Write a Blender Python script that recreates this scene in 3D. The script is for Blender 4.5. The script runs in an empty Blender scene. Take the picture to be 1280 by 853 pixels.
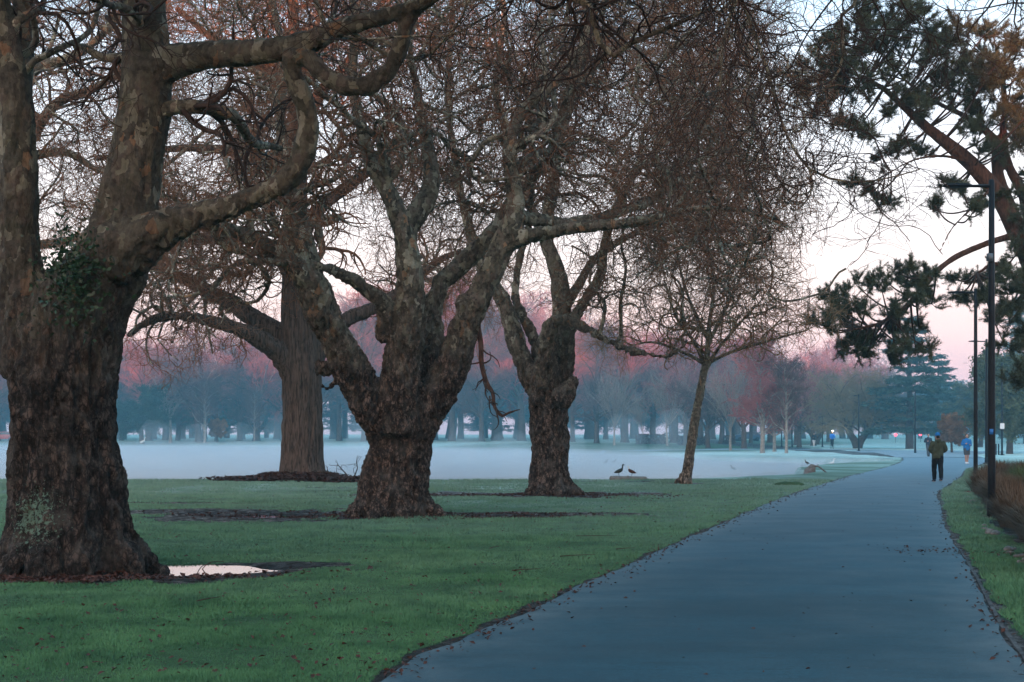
import bpy, math, random
import numpy as np
from mathutils import Vector
from math import radians as R_

rs = np.random.default_rng(7)
random.seed(7)
F = 1778.0; HZ = 541.0; CH = 1.75          # focal length in photo pixels, horizon row, eye height
SC = bpy.context.scene
COL = SC.collection
T0 = np.array([0., 0., 0.])

def P(px, py, D):
    """a point D metres away that the photograph shows at (px, py)"""
    return np.array([(px-640)/F*D, D, CH-(py-HZ)/F*D])

# ------------------------------------------------------------------ noise
def _h(i, j, k, s):
    n = (i*73856093) ^ (j*19349663) ^ (k*83492791) ^ (s*2654435761)
    n = (n ^ (n >> 13)) * 1274126177 & 0x7fffffff
    n = (n ^ (n >> 15)) * 668265263 & 0x7fffffff
    return ((n >> 7) & 0xffff)/65535.0*2-1

def vnoise(Q, s=0):
    Q = np.asarray(Q, float); f = np.floor(Q).astype(np.int64); t = Q-f; t = t*t*t*(t*(t*6-15)+10)
    x, y, z = f[:, 0], f[:, 1], f[:, 2]; u, v, w = t[:, 0], t[:, 1], t[:, 2]
    r = 0
    for a in (0, 1):
        for b in (0, 1):
            for c in (0, 1):
                r = r + (u if a else 1-u)*(v if b else 1-v)*(w if c else 1-w)*_h(x+a, y+b, z+c, s)
    return r

def fbm(Q, o=3, s=0):
    r = 0; a = 1; Q = np.asarray(Q, float)
    for i in range(o):
        r = r + a*vnoise(Q*2**i+i*17.3, s+i); a *= .5
    return r

def sm(x, a, b):
    t = np.clip((x-a)/(b-a), 0, 1); return t*t*(3-2*t)

# ------------------------------------------------------------------ mesh helpers
def mk(name, V, Fc, mats, parent=None, smooth=True, midx=None, attrs=None):
    V = np.asarray(V, np.float32)
    if parent is not None:
        V = V-np.array(parent.location, np.float32)
    me = bpy.data.meshes.new(name)
    me.vertices.add(len(V)); me.vertices.foreach_set('co', V.ravel())
    fl = [np.asarray(f, np.int32) for f in (Fc if isinstance(Fc, list) else [Fc]) if len(f)]
    tot = np.concatenate([np.full(len(f), f.shape[1], np.int32) for f in fl])
    idx = np.concatenate([f.ravel() for f in fl])
    me.loops.add(len(idx)); me.loops.foreach_set('vertex_index', idx)
    me.polygons.add(len(tot))
    st = np.zeros(len(tot), np.int32); st[1:] = np.cumsum(tot)[:-1]
    me.polygons.foreach_set('loop_start', st)
    me.polygons.foreach_set('loop_total', tot)
    if midx is not None:
        me.polygons.foreach_set('material_index', np.asarray(midx, np.int32))
    me.update(calc_edges=True)
    me.polygons.foreach_set('use_smooth', np.full(len(tot), smooth))
    for k, a in (attrs or {}).items():
        at = me.attributes.new(k, 'FLOAT', 'POINT'); at.data.foreach_set('value', np.asarray(a, np.float32))
    for m in (mats if isinstance(mats, (list, tuple)) else [mats]):
        me.materials.append(m)
    o = bpy.data.objects.new(name, me); COL.objects.link(o)
    if parent is not None:
        o.parent = parent
    return o

def thing(name, label, cat, loc=(0, 0, 0), group=None):
    o = bpy.data.objects.new(name, None); COL.objects.link(o); o.location = tuple(float(a) for a in loc)
    o.empty_display_size = .3
    return tag(o, label, cat, group)

def tag(o, label, cat, group=None, kind=None):
    o['label'] = label; o['category'] = cat
    if group: o['group'] = group
    if kind: o['kind'] = kind
    return o

def struct(o, kind='structure'):
    o['kind'] = kind; return o

def copy_tree(o, loc, rz, sc, label=None, group=None):
    c = o.copy(); COL.objects.link(c); c.location = tuple(float(a) for a in loc); c.rotation_euler[2] = rz; c.scale = sc
    for ch in o.children:
        d = ch.copy(); COL.objects.link(d); d.parent = c
        for g in ch.children:
            e = g.copy(); COL.objects.link(e); e.parent = d
    if label: c['label'] = label
    if group: c['group'] = group
    return c

def nrm(v):
    return v/np.maximum(np.linalg.norm(v, axis=-1, keepdims=True), 1e-9)

def tubes(C, Rr, S=3, close=False):
    """sweep a ring of S points along N polylines of K points"""
    C = np.asarray(C, float); Rr = np.asarray(Rr, float); N, K, _ = C.shape
    T = nrm(np.gradient(C, axis=1))
    ref = np.where(np.abs(T[:, 0, 2:3]) < .9, np.array([[0, 0, 1.]]), np.array([[1., 0, 0]]))
    n = nrm(np.cross(T[:, 0], ref)); V = np.empty((N, K, S, 3))
    a = np.arange(S)/S*2*math.pi
    for k in range(K):
        n = nrm(n-(n*T[:, k]).sum(-1, keepdims=True)*T[:, k]); b = np.cross(T[:, k], n)
        V[:, k] = C[:, k, None]+Rr[:, k, None, None]*(np.cos(a)[None, :, None]*n[:, None]+np.sin(a)[None, :, None]*b[:, None])
    base = (np.arange(N)*K*S)[:, None, None]; kk = (np.arange(K-1)*S)[None, :, None]; s = np.arange(S)[None, None, :]; s2 = (s+1) % S
    Q = np.stack([base+kk+s, base+kk+s2, base+kk+S+s2, base+kk+S+s], -1).reshape(-1, 4)
    V = V.reshape(-1, 3)
    if not close:
        return V, Q
    nv = len(V); ext = np.concatenate([C[:, 0]-T[:, 0]*Rr[:, 0:1]*.5, C[:, -1]+T[:, -1]*Rr[:, -1:]*.5])
    s1 = np.arange(S); tr = []
    for i in range(N):
        b0 = i*K*S; b1 = b0+(K-1)*S
        tr.append(np.stack([np.full(S, nv+i), b0+(s1+1) % S, b0+s1], -1))
        tr.append(np.stack([np.full(S, nv+N+i), b1+s1, b1+(s1+1) % S], -1))
    return np.concatenate([V, ext]), Q, np.concatenate(tr)

class Acc:
    """collects pieces of one mesh"""
    def __init__(s): s.V = []; s.Q = []; s.T = []; s.mq = []; s.mt = []; s.n = 0
    def add(s, V, Q=None, T=None, m=0):
        if Q is not None and len(Q): s.Q.append(np.asarray(Q)+s.n); s.mq.append(np.full(len(Q), m))
        if T is not None and len(T): s.T.append(np.asarray(T)+s.n); s.mt.append(np.full(len(T), m))
        s.V.append(np.asarray(V, float)); s.n += len(V); return s
    def tube(s, pts, S=8, m=0, close=True):
        p = np.asarray(pts, float)
        r = tubes(p[None, :, :3], p[None, :, 3], S, close)
        return s.add(r[0], r[1], r[2] if close else None, m)
    def box(s, c, d, rz=0, m=0, taper=1.0):
        c = np.array(c, float); h = np.array(d, float)/2
        v = np.array([[x, y, z] for z in (-1, 1) for x, y in ((-1, -1), (1, -1), (1, 1), (-1, 1))], float)*h
        v[4:, :2] *= taper
        ca, sa = math.cos(rz), math.sin(rz); v = np.stack([v[:, 0]*ca-v[:, 1]*sa, v[:, 0]*sa+v[:, 1]*ca, v[:, 2]], -1)+c
        return s.add(v, [[0, 3, 2, 1], [4, 5, 6, 7], [0, 1, 5, 4], [1, 2, 6, 5], [2, 3, 7, 6], [3, 0, 4, 7]], None, m)
    def ball(s, c, r, S=12, m=0):
        r = np.array(r if hasattr(r, '__len__') else (r, r, r), float); th = np.linspace(0, math.pi, S//2+1); ph = np.arange(S)/S*2*math.pi
        v = np.array([[math.sin(t)*math.cos(p), math.sin(t)*math.sin(p), math.cos(t)] for t in th for p in ph])*r+np.array(c)
        q = [[i*S+j, (i+1)*S+j, (i+1)*S+(j+1) % S, i*S+(j+1) % S] for i in range(S//2) for j in range(S)]
        return s.add(v, q, None, m)
    def build(s, name, mats, parent=None, smooth=True, attrs=None):
        fl = []; mi = []
        if s.Q: fl.append(np.concatenate(s.Q)); mi.append(np.concatenate(s.mq))
        if s.T: fl.append(np.concatenate(s.T)); mi.append(np.concatenate(s.mt))
        return mk(name, np.concatenate(s.V), fl, mats, parent, smooth, np.concatenate(mi), attrs)

def fuse(acc, voxel, smooth=3, fac=.5):
    """voxel union of closed pieces -> V, faces(quads), normals"""
    o = acc.build('fuse_tmp', [])
    m = o.modifiers.new('r', 'REMESH'); m.mode = 'VOXEL'; m.voxel_size = voxel; m.use_smooth_shade = True
    if smooth:
        q = o.modifiers.new('s', 'SMOOTH'); q.factor = fac; q.iterations = smooth
    dg = bpy.context.evaluated_depsgraph_get(); dg.update()
    e = o.evaluated_get(dg); me = bpy.data.meshes.new_from_object(e)
    n = len(me.vertices); V = np.empty(n*3, np.float32); me.vertices.foreach_get('co', V)
    Nn = np.empty(n*3, np.float32); me.vertex_normals.foreach_get('vector', Nn)
    L = np.empty(len(me.loops), np.int32); me.loops.foreach_get('vertex_index', L)
    lt = np.empty(len(me.polygons), np.int32); me.polygons.foreach_get('loop_total', lt)
    ls = np.empty(len(me.polygons), np.int32); me.polygons.foreach_get('loop_start', ls)
    fl = []
    for k in np.unique(lt):
        st = ls[lt == k]; fl.append(L[st[:, None]+np.arange(k)[None]])
    d = o.data; bpy.data.objects.remove(o); bpy.data.meshes.remove(d); bpy.data.meshes.remove(me)
    return V.reshape(-1, 3).astype(float), fl, Nn.reshape(-1, 3).astype(float)

# ------------------------------------------------------------------ materials
class N:
    def __init__(s, name, rough=.8, spec=.3):
        s.m = bpy.data.materials.new(name); s.m.use_nodes = True; s.t = s.m.node_tree; s.b = s.t.nodes['Principled BSDF']
        s.b.inputs['Roughness'].default_value = rough; s.b.inputs['Specular IOR Level'].default_value = spec
        s.co = s.n('ShaderNodeTexCoord').outputs['Object']
    def n(s, k, **kw):
        x = s.t.nodes.new(k)
        for a, b in kw.items(): setattr(x, a, b)
        return x
    def l(s, a, b): s.t.links.new(a, b)
    def mp(s, sc, co=None):
        x = s.n('ShaderNodeMapping'); x.inputs['Scale'].default_value = sc; s.l(co or s.co, x.inputs[0]); return x.outputs[0]
    def noise(s, scale, detail=4, rough=.55, co=None, dist=0):
        x = s.n('ShaderNodeTexNoise'); x.inputs['Scale'].default_value = scale; x.inputs['Detail'].default_value = detail
        x.inputs['Roughness'].default_value = rough; x.inputs['Distortion'].default_value = dist; s.l(co or s.co, x.inputs['Vector']); return x.outputs['Fac']
    def vor(s, scale, co=None, feat='F1', out='Distance'):
        x = s.n('ShaderNodeTexVoronoi', feature=feat); x.inputs['Scale'].default_value = scale; s.l(co or s.co, x.inputs['Vector']); return x.outputs[out]
    def ramp(s, fac, stops, interp='LINEAR'):
        x = s.n('ShaderNodeValToRGB'); r = x.color_ramp; r.interpolation = interp
        while len(r.elements) < len(stops): r.elements.new(.5)
        for e, (p, c) in zip(r.elements, stops):
            e.position = p; e.color = (*c, 1) if hasattr(c, '__len__') else (c, c, c, 1)
        s.l(fac, x.inputs[0]); return x.outputs[0]
    def mix(s, f, a, b, mode='MIX'):
        x = s.n('ShaderNodeMix', data_type='RGBA', blend_type=mode)
        for i, v in ((0, f), (6, a), (7, b)):
            if isinstance(v, bpy.types.NodeSocket): s.l(v, x.inputs[i])
            else: x.inputs[i].default_value = v if i == 0 else (*v, 1)
        return x.outputs[2]
    def math(s, op, a, b=0, clamp=False):
        x = s.n('ShaderNodeMath', operation=op, use_clamp=clamp)
        for i, v in ((0, a), (1, b)):
            if isinstance(v, bpy.types.NodeSocket): s.l(v, x.inputs[i])
            else: x.inputs[i].default_value = v
        return x.outputs[0]
    def attr(s, name): x = s.n('ShaderNodeAttribute', attribute_name=name); return x.outputs['Fac']
    def sep(s, ax, co=None): x = s.n('ShaderNodeSeparateXYZ'); s.l(co or s.co, x.inputs[0]); return x.outputs[ax]
    def wpos(s): return s.n('ShaderNodeNewGeometry').outputs['Position']
    def bump(s, h, strength, dist):
        x = s.n('ShaderNodeBump'); x.inputs['Strength'].default_value = strength; x.inputs['Distance'].default_value = dist
        s.l(h, x.inputs['Height']); s.l(x.outputs[0], s.b.inputs['Normal']); return x
    def col(s, c):
        if isinstance(c, bpy.types.NodeSocket): s.l(c, s.b.inputs['Base Color'])
        else: s.b.inputs['Base Color'].default_value = (*c, 1)
        return s
    def rough(s, v): s.l(v, s.b.inputs['Roughness']); return s

def plain(name, c, rough=.6, spec=.4, var=.15, sc=6.):
    n = N(name, rough, spec)
    a = tuple(x*(1-var) for x in c); b = tuple(min(1, x*(1+var)) for x in c)
    n.col(n.ramp(n.noise(sc), [(.3, a), (.7, b)])); return n.m

def plane_bark(name, dark=(.050, .034, .030), z0=1.5, z1=4.0, pale=1.0, lichen=False):
    """rough brown burr bark low down, flaking grey, cream and olive patches higher up"""
    n = N(name, .85, .2); z = n.sep(2)
    w = n.noise(2.2, 3); zz = n.math('ADD', z, n.math('MULTIPLY', n.math('SUBTRACT', w, .5), 3.0))
    up = n.ramp(n.math('DIVIDE', n.math('SUBTRACT', zz, z0), z1-z0, True), [(0, 0.), (1, 1.)])
    low = n.ramp(n.noise(11, 8, .78, n.mp((1, 1, .5))), [(.38, tuple(x*.18 for x in dark)), (.5, tuple(x*.8 for x in dark)), (.60, tuple(min(1, x*3.6) for x in dark))])
    crk = n.vor(13, n.mp((1, 1, .6)), 'DISTANCE_TO_EDGE'); low = n.mix(n.ramp(crk, [(.02, .75), (.12, 0.)]), low, tuple(x*.12 for x in dark))
    low = n.mix(n.ramp(n.noise(2.3, 5, .7), [(.5, 0.), (.66, .45)]), low, (.15, .135, .12))
    warp = n.n('ShaderNodeVectorMath', operation='ADD'); nz = n.n('ShaderNodeTexNoise'); nz.inputs['Scale'].default_value = 7; n.l(n.co, nz.inputs['Vector'])
    vs = n.n('ShaderNodeVectorMath', operation='SCALE'); n.l(nz.outputs['Color'], vs.inputs[0]); vs.inputs['Scale'].default_value = .22
    n.l(n.mp((1, 1, .6)), warp.inputs[0]); n.l(vs.outputs[0], warp.inputs[1])
    v = n.vor(9, warp.outputs[0], out='Color'); vr = n.n('ShaderNodeSeparateColor'); n.l(v, vr.inputs[0])
    p = pale
    patch = n.ramp(vr.outputs[0], [(0, (.050, .038, .032)), (.35, (.085*p, .070*p, .052*p)), (.6, (.10*p, .070*p, .056*p)), (.76, (.19*p, .175*p, .125*p)), (.9, (.30*p, .28*p, .22*p)), (.97, (.24*p, .12*p, .06*p))], 'CONSTANT')
    patch = n.mix(.45, patch, n.ramp(n.noise(14, 5), [(.3, (.04, .035, .03)), (.7, (.17*p, .16*p, .12*p))]))
    moss = n.ramp(n.noise(3.1, 5, .65), [(.52, 0.), (.66, 1.)])
    patch = n.mix(n.math('MULTIPLY', moss, .4), patch, (.045, .050, .024))
    c = n.mix(up, low, patch)
    if lichen:
        g = n.n('ShaderNodeMapping'); g.inputs['Location'].default_value = (.25, .72, -.70); n.l(n.co, g.inputs[0])
        gs = n.n('ShaderNodeVectorMath', operation='LENGTH'); n.l(g.outputs[0], gs.inputs[0])
        sp = n.math('SUBTRACT', n.noise(22, 5, .7), n.math('MULTIPLY', gs.outputs['Value'], .46))
        c = n.mix(n.ramp(sp, [(.40, 0.), (.46, .9)]), c, (.15, .25, .19))
    n.col(c)
    f1 = n.noise(16, 8, .72, n.mp((1, 1, .4))); f2 = n.noise(5, 5, .6, n.mp((1, 1, .5)))
    n.bump(n.math('ADD', f1, n.math('MULTIPLY', f2, .6)), 1., .10)
    return n.m

def furrow_bark(name, c0=(.020, .015, .013), c1=(.125, .092, .075)):
    n = N(name, .9, .15)
    co = n.mp((1, 1, .12)); f = n.noise(16, 6, .62, co, .6); rr = n.ramp(f, [(.35, c0), (.6, c1)])
    n.col(rr); n.bump(f, 1., .05); return n.m

M = {}
M['bark1'] = plane_bark('plane_bark_old', (.034, .025, .021), 2.4, 5.0, 1.35, True)
M['bark2'] = plane_bark('plane_bark_burred', (.066, .045, .036), 2.8, 5.4, 2.2)
M['bark3'] = plane_bark('plane_bark_middle', (.070, .049, .039), 2.6, 5.8, 2.2)
M['bark_back'] = furrow_bark('furrowed_bark')
M['bark4'] = plane_bark('thin_pale_bark', (.14, .105, .08), 0.5, 2.5, 1.6)
M['bough'] = plane_bark('bough_bark', (.07, .05, .04), -3, -1, 2.6)
M['twig'] = plain('twig_bark', (.20, .098, .058), .8, .2, .5, 2.)
M['twig_dark'] = plain('dark_twig_bark', (.050, .032, .026), .8, .2, .4, 2.)
M['twig_olive'] = plain('olive_twig_bark', (.20, .13, .075), .8, .2, .5, 1.5)
M['pine_bark'] = furrow_bark('pine_bark', (.022, .013, .010), (.10, .05, .034))
M['needle'] = plain('pine_needle', (.050, .062, .032), .6, .3, .5, 1.2)
M['far_twig_red'] = plain('reddish_far_twig', (.34, .115, .105), .9, .1, .3, .5)
M['far_twig'] = plain('grey_far_twig', (.13, .085, .08), .9, .1, .3, .5)
M['far_twig_olive'] = plain('olive_far_twig', (.22, .18, .10), .9, .1, .3, .5)
M['far_trunk'] = plain('far_trunk_bark', (.075, .06, .052), .9, .1, .3, 3)
M['far_pale'] = plain('pale_far_bark', (.25, .225, .20), .9, .1, .3, 4)
M['far_green'] = plain('far_evergreen_leaf', (.028, .060, .040), .8, .1, .5, .6)
M['cedar'] = plain('blue_green_conifer_needle', (.040, .085, .070), .8, .1, .4, .8)
M['willow'] = plain('olive_leaf', (.085, .10, .045), .8, .1, .5, .8)
M['rust_leaf'] = plain('rust_leaf', (.20, .11, .05), .8, .1, .4, 1)
M['ivy'] = plain('ivy_leaf', (.014, .040, .014), .5, .4, .5, 5)
M['leaf'] = plain('fallen_leaf', (.055, .022, .016), .7, .3, .8, 40)
M['blackpole'] = plain('black_paint', (.010, .013, .018), .5, .15, .2, 9)
M['grey_metal'] = plain('grey_metal', (.10, .12, .14), .4, .5, .2, 9)
M['brown_grass'] = plain('brown_tussock_blade', (.12, .078, .050), .8, .2, .6, 1.1)
M['green_tussock'] = plain('green_tussock_blade', (.06, .085, .030), .8, .2, .5, 1.2)
M['stone'] = plain('stone', (.16, .14, .13), .9, .2, .5, 9)
M['concrete'] = plain('concrete', (.20, .19, .18), .85, .3, .3, 12)
M['bird_dark'] = plain('black_green_feather', (.012, .016, .014), .5, .4, .4, 20)
M['bird_chestnut'] = plain('chestnut_feather', (.07, .022, .014), .6, .3, .5, 20)
M['bird_white'] = plain('white_feather', (.75, .75, .73), .7, .3, .05, 20)
M['bird_grey'] = plain('grey_brown_feather', (.09, .08, .075), .7, .3, .4, 20)
M['skin'] = plain('skin', (.45, .26, .19), .6, .3, .08, 20)
M['olive_cloth'] = plain('olive_jacket_cloth', (.050, .060, .040), .85, .1, .25, 14)
M['black_cloth'] = plain('black_cloth', (.008, .009, .012), .85, .1, .25, 14)
M['blue_cloth'] = plain('blue_cloth', (.02, .16, .42), .8, .2, .2, 14)
M['bright_blue'] = plain('bright_blue_cloth', (.01, .17, .62), .8, .2, .2, 14)
M['navy_cloth'] = plain('navy_cloth', (.02, .028, .05), .8, .2, .2, 14)
M['grey_cloth'] = plain('grey_cloth', (.06, .07, .08), .8, .2, .2, 14)
M['white_cloth'] = plain('white_cloth', (.72, .72, .74), .8, .2, .06, 14)
M['red_rubber'] = plain('red_shoe', (.65, .12, .14), .7, .3, .1, 14)
M['hair'] = plain('dark_hair', (.015, .011, .010), .7, .3, .3, 30)
M['car_blue'] = plain('blue_car_paint', (.02, .06, .12), .3, .5, .1, 2)
M['car_red'] = plain('red_car_paint', (.30, .03, .02), .3, .5, .1, 2)
M['glass'] = plain('dark_glass', (.02, .03, .04), .1, .5, .1, 2)
M['rubber'] = plain('rubber', (.02, .02, .02), .9, .2, .1, 9)
M['hedge'] = plain('brown_hedge_leaf', (.060, .038, .032), .9, .1, .5, 2)
def emis(name, c, s):
    n = N(name); n.b.inputs['Emission Color'].default_value = (*c, 1); n.b.inputs['Emission Strength'].default_value = s; n.col(c); return n.m
M['lamp_on'] = emis('lit_lamp_lens', (.85, .95, 1), 5)
M['head_on'] = emis('lit_bike_lamp', (1, .9, .75), 40)
M['red_on'] = emis('lit_red_lamp', (1, .08, .12), 2.5)

# ------------------------------------------------------------------ terrain
lake = np.array([(-420, 53), (-60, 53), (-25, 53.4), (-8, 53), (0, 53.2), (4, 53.6), (6.6, 54.2), (8.2, 55.6), (10.2, 58.2), (12.2, 60), (13.0, 61.6), (13.4, 66), (14.6, 72), (17.6, 80),
                 (20.6, 85), (24, 89), (25, 93), (22.4, 96), (18, 99), (15, 103), (14.4, 112), (13.2, 121), (11.4, 130), (8.5, 140), (4.5, 149), (-3, 160), (-14, 174), (-25, 186), (-38, 195), (-60, 197), (-95, 199), (-420, 215)], float)

def seg_d(x, y, A, B):
    ax, ay = A; bx, by = B; dx, dy = bx-ax, by-ay
    t = np.clip(((x-ax)*dx+(y-ay)*dy)/(dx*dx+dy*dy), 0, 1)
    return np.hypot(x-ax-t*dx, y-ay-t*dy)

def lake_d(x, y):
    """distance to the shore line, positive inside the lake"""
    d = np.full(x.shape, 1e9); ins = np.zeros(x.shape, bool)
    for i in range(len(lake)):
        A = lake[i]; B = lake[(i+1) % len(lake)]
        d = np.minimum(d, seg_d(x, y, A, B))
        c = (A[1] > y) != (B[1] > y)
        with np.errstate(divide='ignore', invalid='ignore'):
            xi = A[0]+(y-A[1])/(B[1]-A[1]+1e-12)*(B[0]-A[0])
        ins ^= c & (x < xi)
    return np.where(ins, d, -d)

def spline(pts, K):
    p = np.asarray(pts, float); m = len(p)
    if m == 2:
        t = np.linspace(0, 1, K)[:, None]; return p[0]*(1-t)+p[1]*t
    q = np.concatenate([[2*p[0]-p[1]], p, [2*p[-1]-p[-2]]])
    dd = np.r_[0, np.cumsum(np.linalg.norm(np.diff(p[:, :3], axis=0), axis=1))]
    s = np.linspace(0, dd[-1], K); i = np.clip(np.searchsorted(dd, s, side='right')-1, 0, m-2)
    t = ((s-dd[i])/np.maximum(dd[i+1]-dd[i], 1e-9))[:, None]
    a, b, c, d = q[i], q[i+1], q[i+2], q[i+3]
    r = .5*(2*b+(c-a)*t+(2*a-5*b+4*c-d)*t**2+(3*b-a-3*c+d)*t**3)
    if p.shape[1] > 3: r[:, 3] = np.interp(s, dd, p[:, 3])
    return r

# path edges (world x at distance y)
pl = np.array([(-3.0, 0), (-2.05, 5), (-.95, 9.97), (-.65, 11.3), (-.26, 12.5), (.48, 15.1), (1.07, 17.1), (2.26, 21.2), (3.9, 26.8), (7.7, 39.4), (13.4, 56.6), (19., 72), (23.6, 86), (27.5, 100)])
pr = np.array([(1.2, 0), (2.4, 5), (3.7, 10), (3.86, 10.7), (4.4, 12.9), (5.5, 16.9), (6.3, 19.9), (8.2, 27), (10.3, 34.2), (12.6, 42), (17.3, 55), (21.6, 67.6), (28., 84), (32.5, 98)])
def pxl(y): return np.interp(y, pl[:, 1], pl[:, 0])
def pxr(y): return np.interp(y, pr[:, 1], pr[:, 0])

TREES = {'t1': (-5.68, 18.3), 't2': (-2.45, 29.6), 't3': (1.15, 39.6), 'tb': (-7.85, 54.2-1.6), 't4': (5.95, 49.2), 'pine': (21.5, 55), 'tl': (-17.5, 41)}
PUD = [  # cx, cy, rx, ry, depth : wet hollows
    (-4.2, 18.72, 1.3, .78, .085), (-5.3, 30.3, 1.9, .9, .06), (-.9, 29.9, 2.2, .45, .03), (4.2, 51.3, 1.6, .4, .06)]

def gz(x, y):
    x = np.asarray(x, float); y = np.asarray(y, float); sh = x.shape; x = x.ravel(); y = y.ravel()
    dl = lake_d(x, y); q = np.stack([x, y, 0*x], -1)
    und = .05*vnoise(q*.22, 3)+.016*fbm(q*1.3, 3, 5)
    onp = sm(np.minimum(x-pxl(y), pxr(y)-x), -1.4, -.2)*(y < 100)
    und = und*(1-onp)*sm(-dl, .0, 6)+.0
    z = und+.55*sm(y, 150, 235)*sm(-dl, 0, 18)
    e = dl+.12*vnoise(q*.9, 9)
    z = z-.42*sm(e, -.05, .35)-.5*sm(e, .35, 3)
    for cx, cy, rx, ry, dp in PUD:
        r = np.hypot((x-cx)/rx, (y-cy)/ry); r = r+.20*fbm(q*1.6, 2, 11)+.13*fbm(q*6., 2, 12)
        z = z-dp*sm(1.25-r, 0, .75)
    for k in ('t2', 't3', 'tb', 't1'):
        cx, cy = TREES[k]; z = z+.05*sm((1.45 if k == 't1' else 2.0)-np.hypot(x-cx, y-cy), 0, 1.)*(3. if k == 'tb' else 1.)
    return z.reshape(sh)
def gz1(x, y): return float(gz(np.array([x]), np.array([y]))[0])

def mudmask(x, y):
    q = np.stack([x, y, 0*x], -1); n = .35*fbm(q*1.6, 3, 21)
    m = np.zeros_like(x)
    for cx, cy, rx, ry in ((-5.5, 17.9, 2.5, 1.25), (-4.5, 18.2, 2.4, 1.15), (-3.7, 18.7, 1.7, .9), (-5.4, 30.2, 2.7, 1.7), (-2.4, 29.7, 1.7, 1.), (-.5, 30.4, 2.9, 1.2), (1.3, 40, 2.9, 2.3), (-1.9, 40.6, 2.8, 1.9),
                           (-7.6, 52.6, 3.0, 2.2), (5.95, 49.2, .6, .35), (3.6, 51.4, 2.2, .4), (-9, 34.5, 4, .45), (-2, 44.5, 4, .3), (-14, 23, 3, .3)):
        m = np.maximum(m, sm(1.15-np.hypot((x-cx)/rx, (y-cy)/ry)+n, 0, .28))
    dl = pxl(y)-x; dr = x-pxr(y)
    eg = np.where(dl > -.5, dl, dr)
    m = np.maximum(m, (1-sm(np.maximum(dl, dr)+.25*n, .05, .16)))
    # bare soil under the tussocks right of the path
    m = np.maximum(m, sm(x-pxr(y)-.85+n*.4, 0, .3)*(y < 66)*(1-sm(x-pxr(y), 8, 9)))
    return m

def axis(segs):
    a = []
    for s, e, d in segs: a.append(np.arange(s, e, d))
    return np.concatenate(a+[[segs[-1][1]]])
xs = axis([(-620, -160, 40), (-160, -40, 4), (-40, -16, .8), (-16, 10, .13), (10, 34, .3), (34, 80, 1.5), (80, 160, 5), (160, 620, 40)])
ys = axis([(-138, -10, 8), (-10, 8, 1), (8, 34, .13), (34, 64, .22), (64, 102, .5), (102, 220, 1.2), (220, 320, 5), (320, 900, 40)])
GX, GY = np.meshgrid(xs, ys); GZ = gz(GX, GY)
nx, ny = len(xs), len(ys); ii = np.arange(ny-1)[:, None]*nx+np.arange(nx-1)[None]
quads = np.stack([ii, ii+1, ii+nx+1, ii+nx], -1).reshape(-1, 4)
fx, fy = GX.ravel(), GY.ravel()
mud = mudmask(fx, fy)
q3 = np.stack([fx, fy, 0*fx], -1)
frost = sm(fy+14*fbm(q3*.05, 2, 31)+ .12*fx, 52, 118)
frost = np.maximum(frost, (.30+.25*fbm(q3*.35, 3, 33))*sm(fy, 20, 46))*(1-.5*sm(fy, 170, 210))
for cx, cy, rr in ((23, 170, 13), (12, 150, 15), (10, 165, 20), (33, 205, 14)):
    frost = frost*(1-.8*sm(1.2-np.hypot(fx-cx, (fy-cy)*.6)/rr, 0, .4))
g = N('grass_turf', .95, .15)
c = g.ramp(g.noise(1.3, 6, .65), [(.3, (.030, .070, .036)), (.5, (.052, .108, .052)), (.72, (.090, .155, .072))])
c = g.mix(g.ramp(g.noise(60, 3, .6), [(.35, .55), (.65, 0.)]), c, (.028, .060, .030))
wet = g.attr('mud')
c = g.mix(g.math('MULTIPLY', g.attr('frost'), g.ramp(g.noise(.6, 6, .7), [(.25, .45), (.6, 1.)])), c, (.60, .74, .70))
mc = g.ramp(g.noise(24, 5, .7), [(.35, (.006, .006, .006)), (.6, (.020, .014, .012)), (.75, (.055, .034, .026))])
mk_ = g.ramp(g.math('ADD', wet, g.math('MULTIPLY', g.math('SUBTRACT', g.noise(9, 5, .7), .5), .8)), [(.42, 0.), (.58, 1.)])
g.col(g.mix(mk_, c, mc)); g.rough(g.ramp(g.math('MULTIPLY', mk_, g.noise(5, 3)), [(.3, .95), (.62, .35)]))
g.bump(g.noise(45, 6, .7), .8, .04)
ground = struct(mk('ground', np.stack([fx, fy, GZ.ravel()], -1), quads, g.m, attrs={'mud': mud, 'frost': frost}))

# path: asphalt sheet 4 mm and more above the turf
def strip(name, L, Rt, mat, dz, n, wob=0.):
    L = spline(np.c_[L, 0*L[:, 0]], n); Rt = spline(np.c_[Rt, 0*Rt[:, 0]], n)
    w = 9; t = np.linspace(0, 1, w)
    if wob:
        L[:, 0] += wob*fbm(np.c_[L[:, 1]*1.7, 0*L[:, 0], 0*L[:, 0]], 3, 41); Rt[:, 0] += wob*.5*fbm(np.c_[Rt[:, 1]*1.7, 0*L[:, 0]+5, 0*L[:, 0]], 3, 42)
    G = L[:, None, :2]*(1-t[None, :, None])+Rt[:, None, :2]*t[None, :, None]
    z = gz(G[..., 0], G[..., 1])+dz
    z[:, 1:-1] += .018*np.sin(t[1:-1]*math.pi)
    V = np.concatenate([G, z[..., None]], -1).reshape(-1, 3)
    edge = np.broadcast_to(np.array([1, .35, .1, 0, 0, 0, 0, .1, .8])[None], z.shape).ravel()
    i = np.arange(n-1)[:, None]*w+np.arange(w-1)[None]
    return struct(mk(name, V, np.stack([i, i+1, i+w+1, i+w], -1).reshape(-1, 4), mat, attrs={'edge': edge}))
a = N('asphalt', .7, .18)
c = a.ramp(a.noise(.55, 5, .6), [(.3, (.020, .086, .122)), (.7, (.040, .130, .175))])
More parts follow.
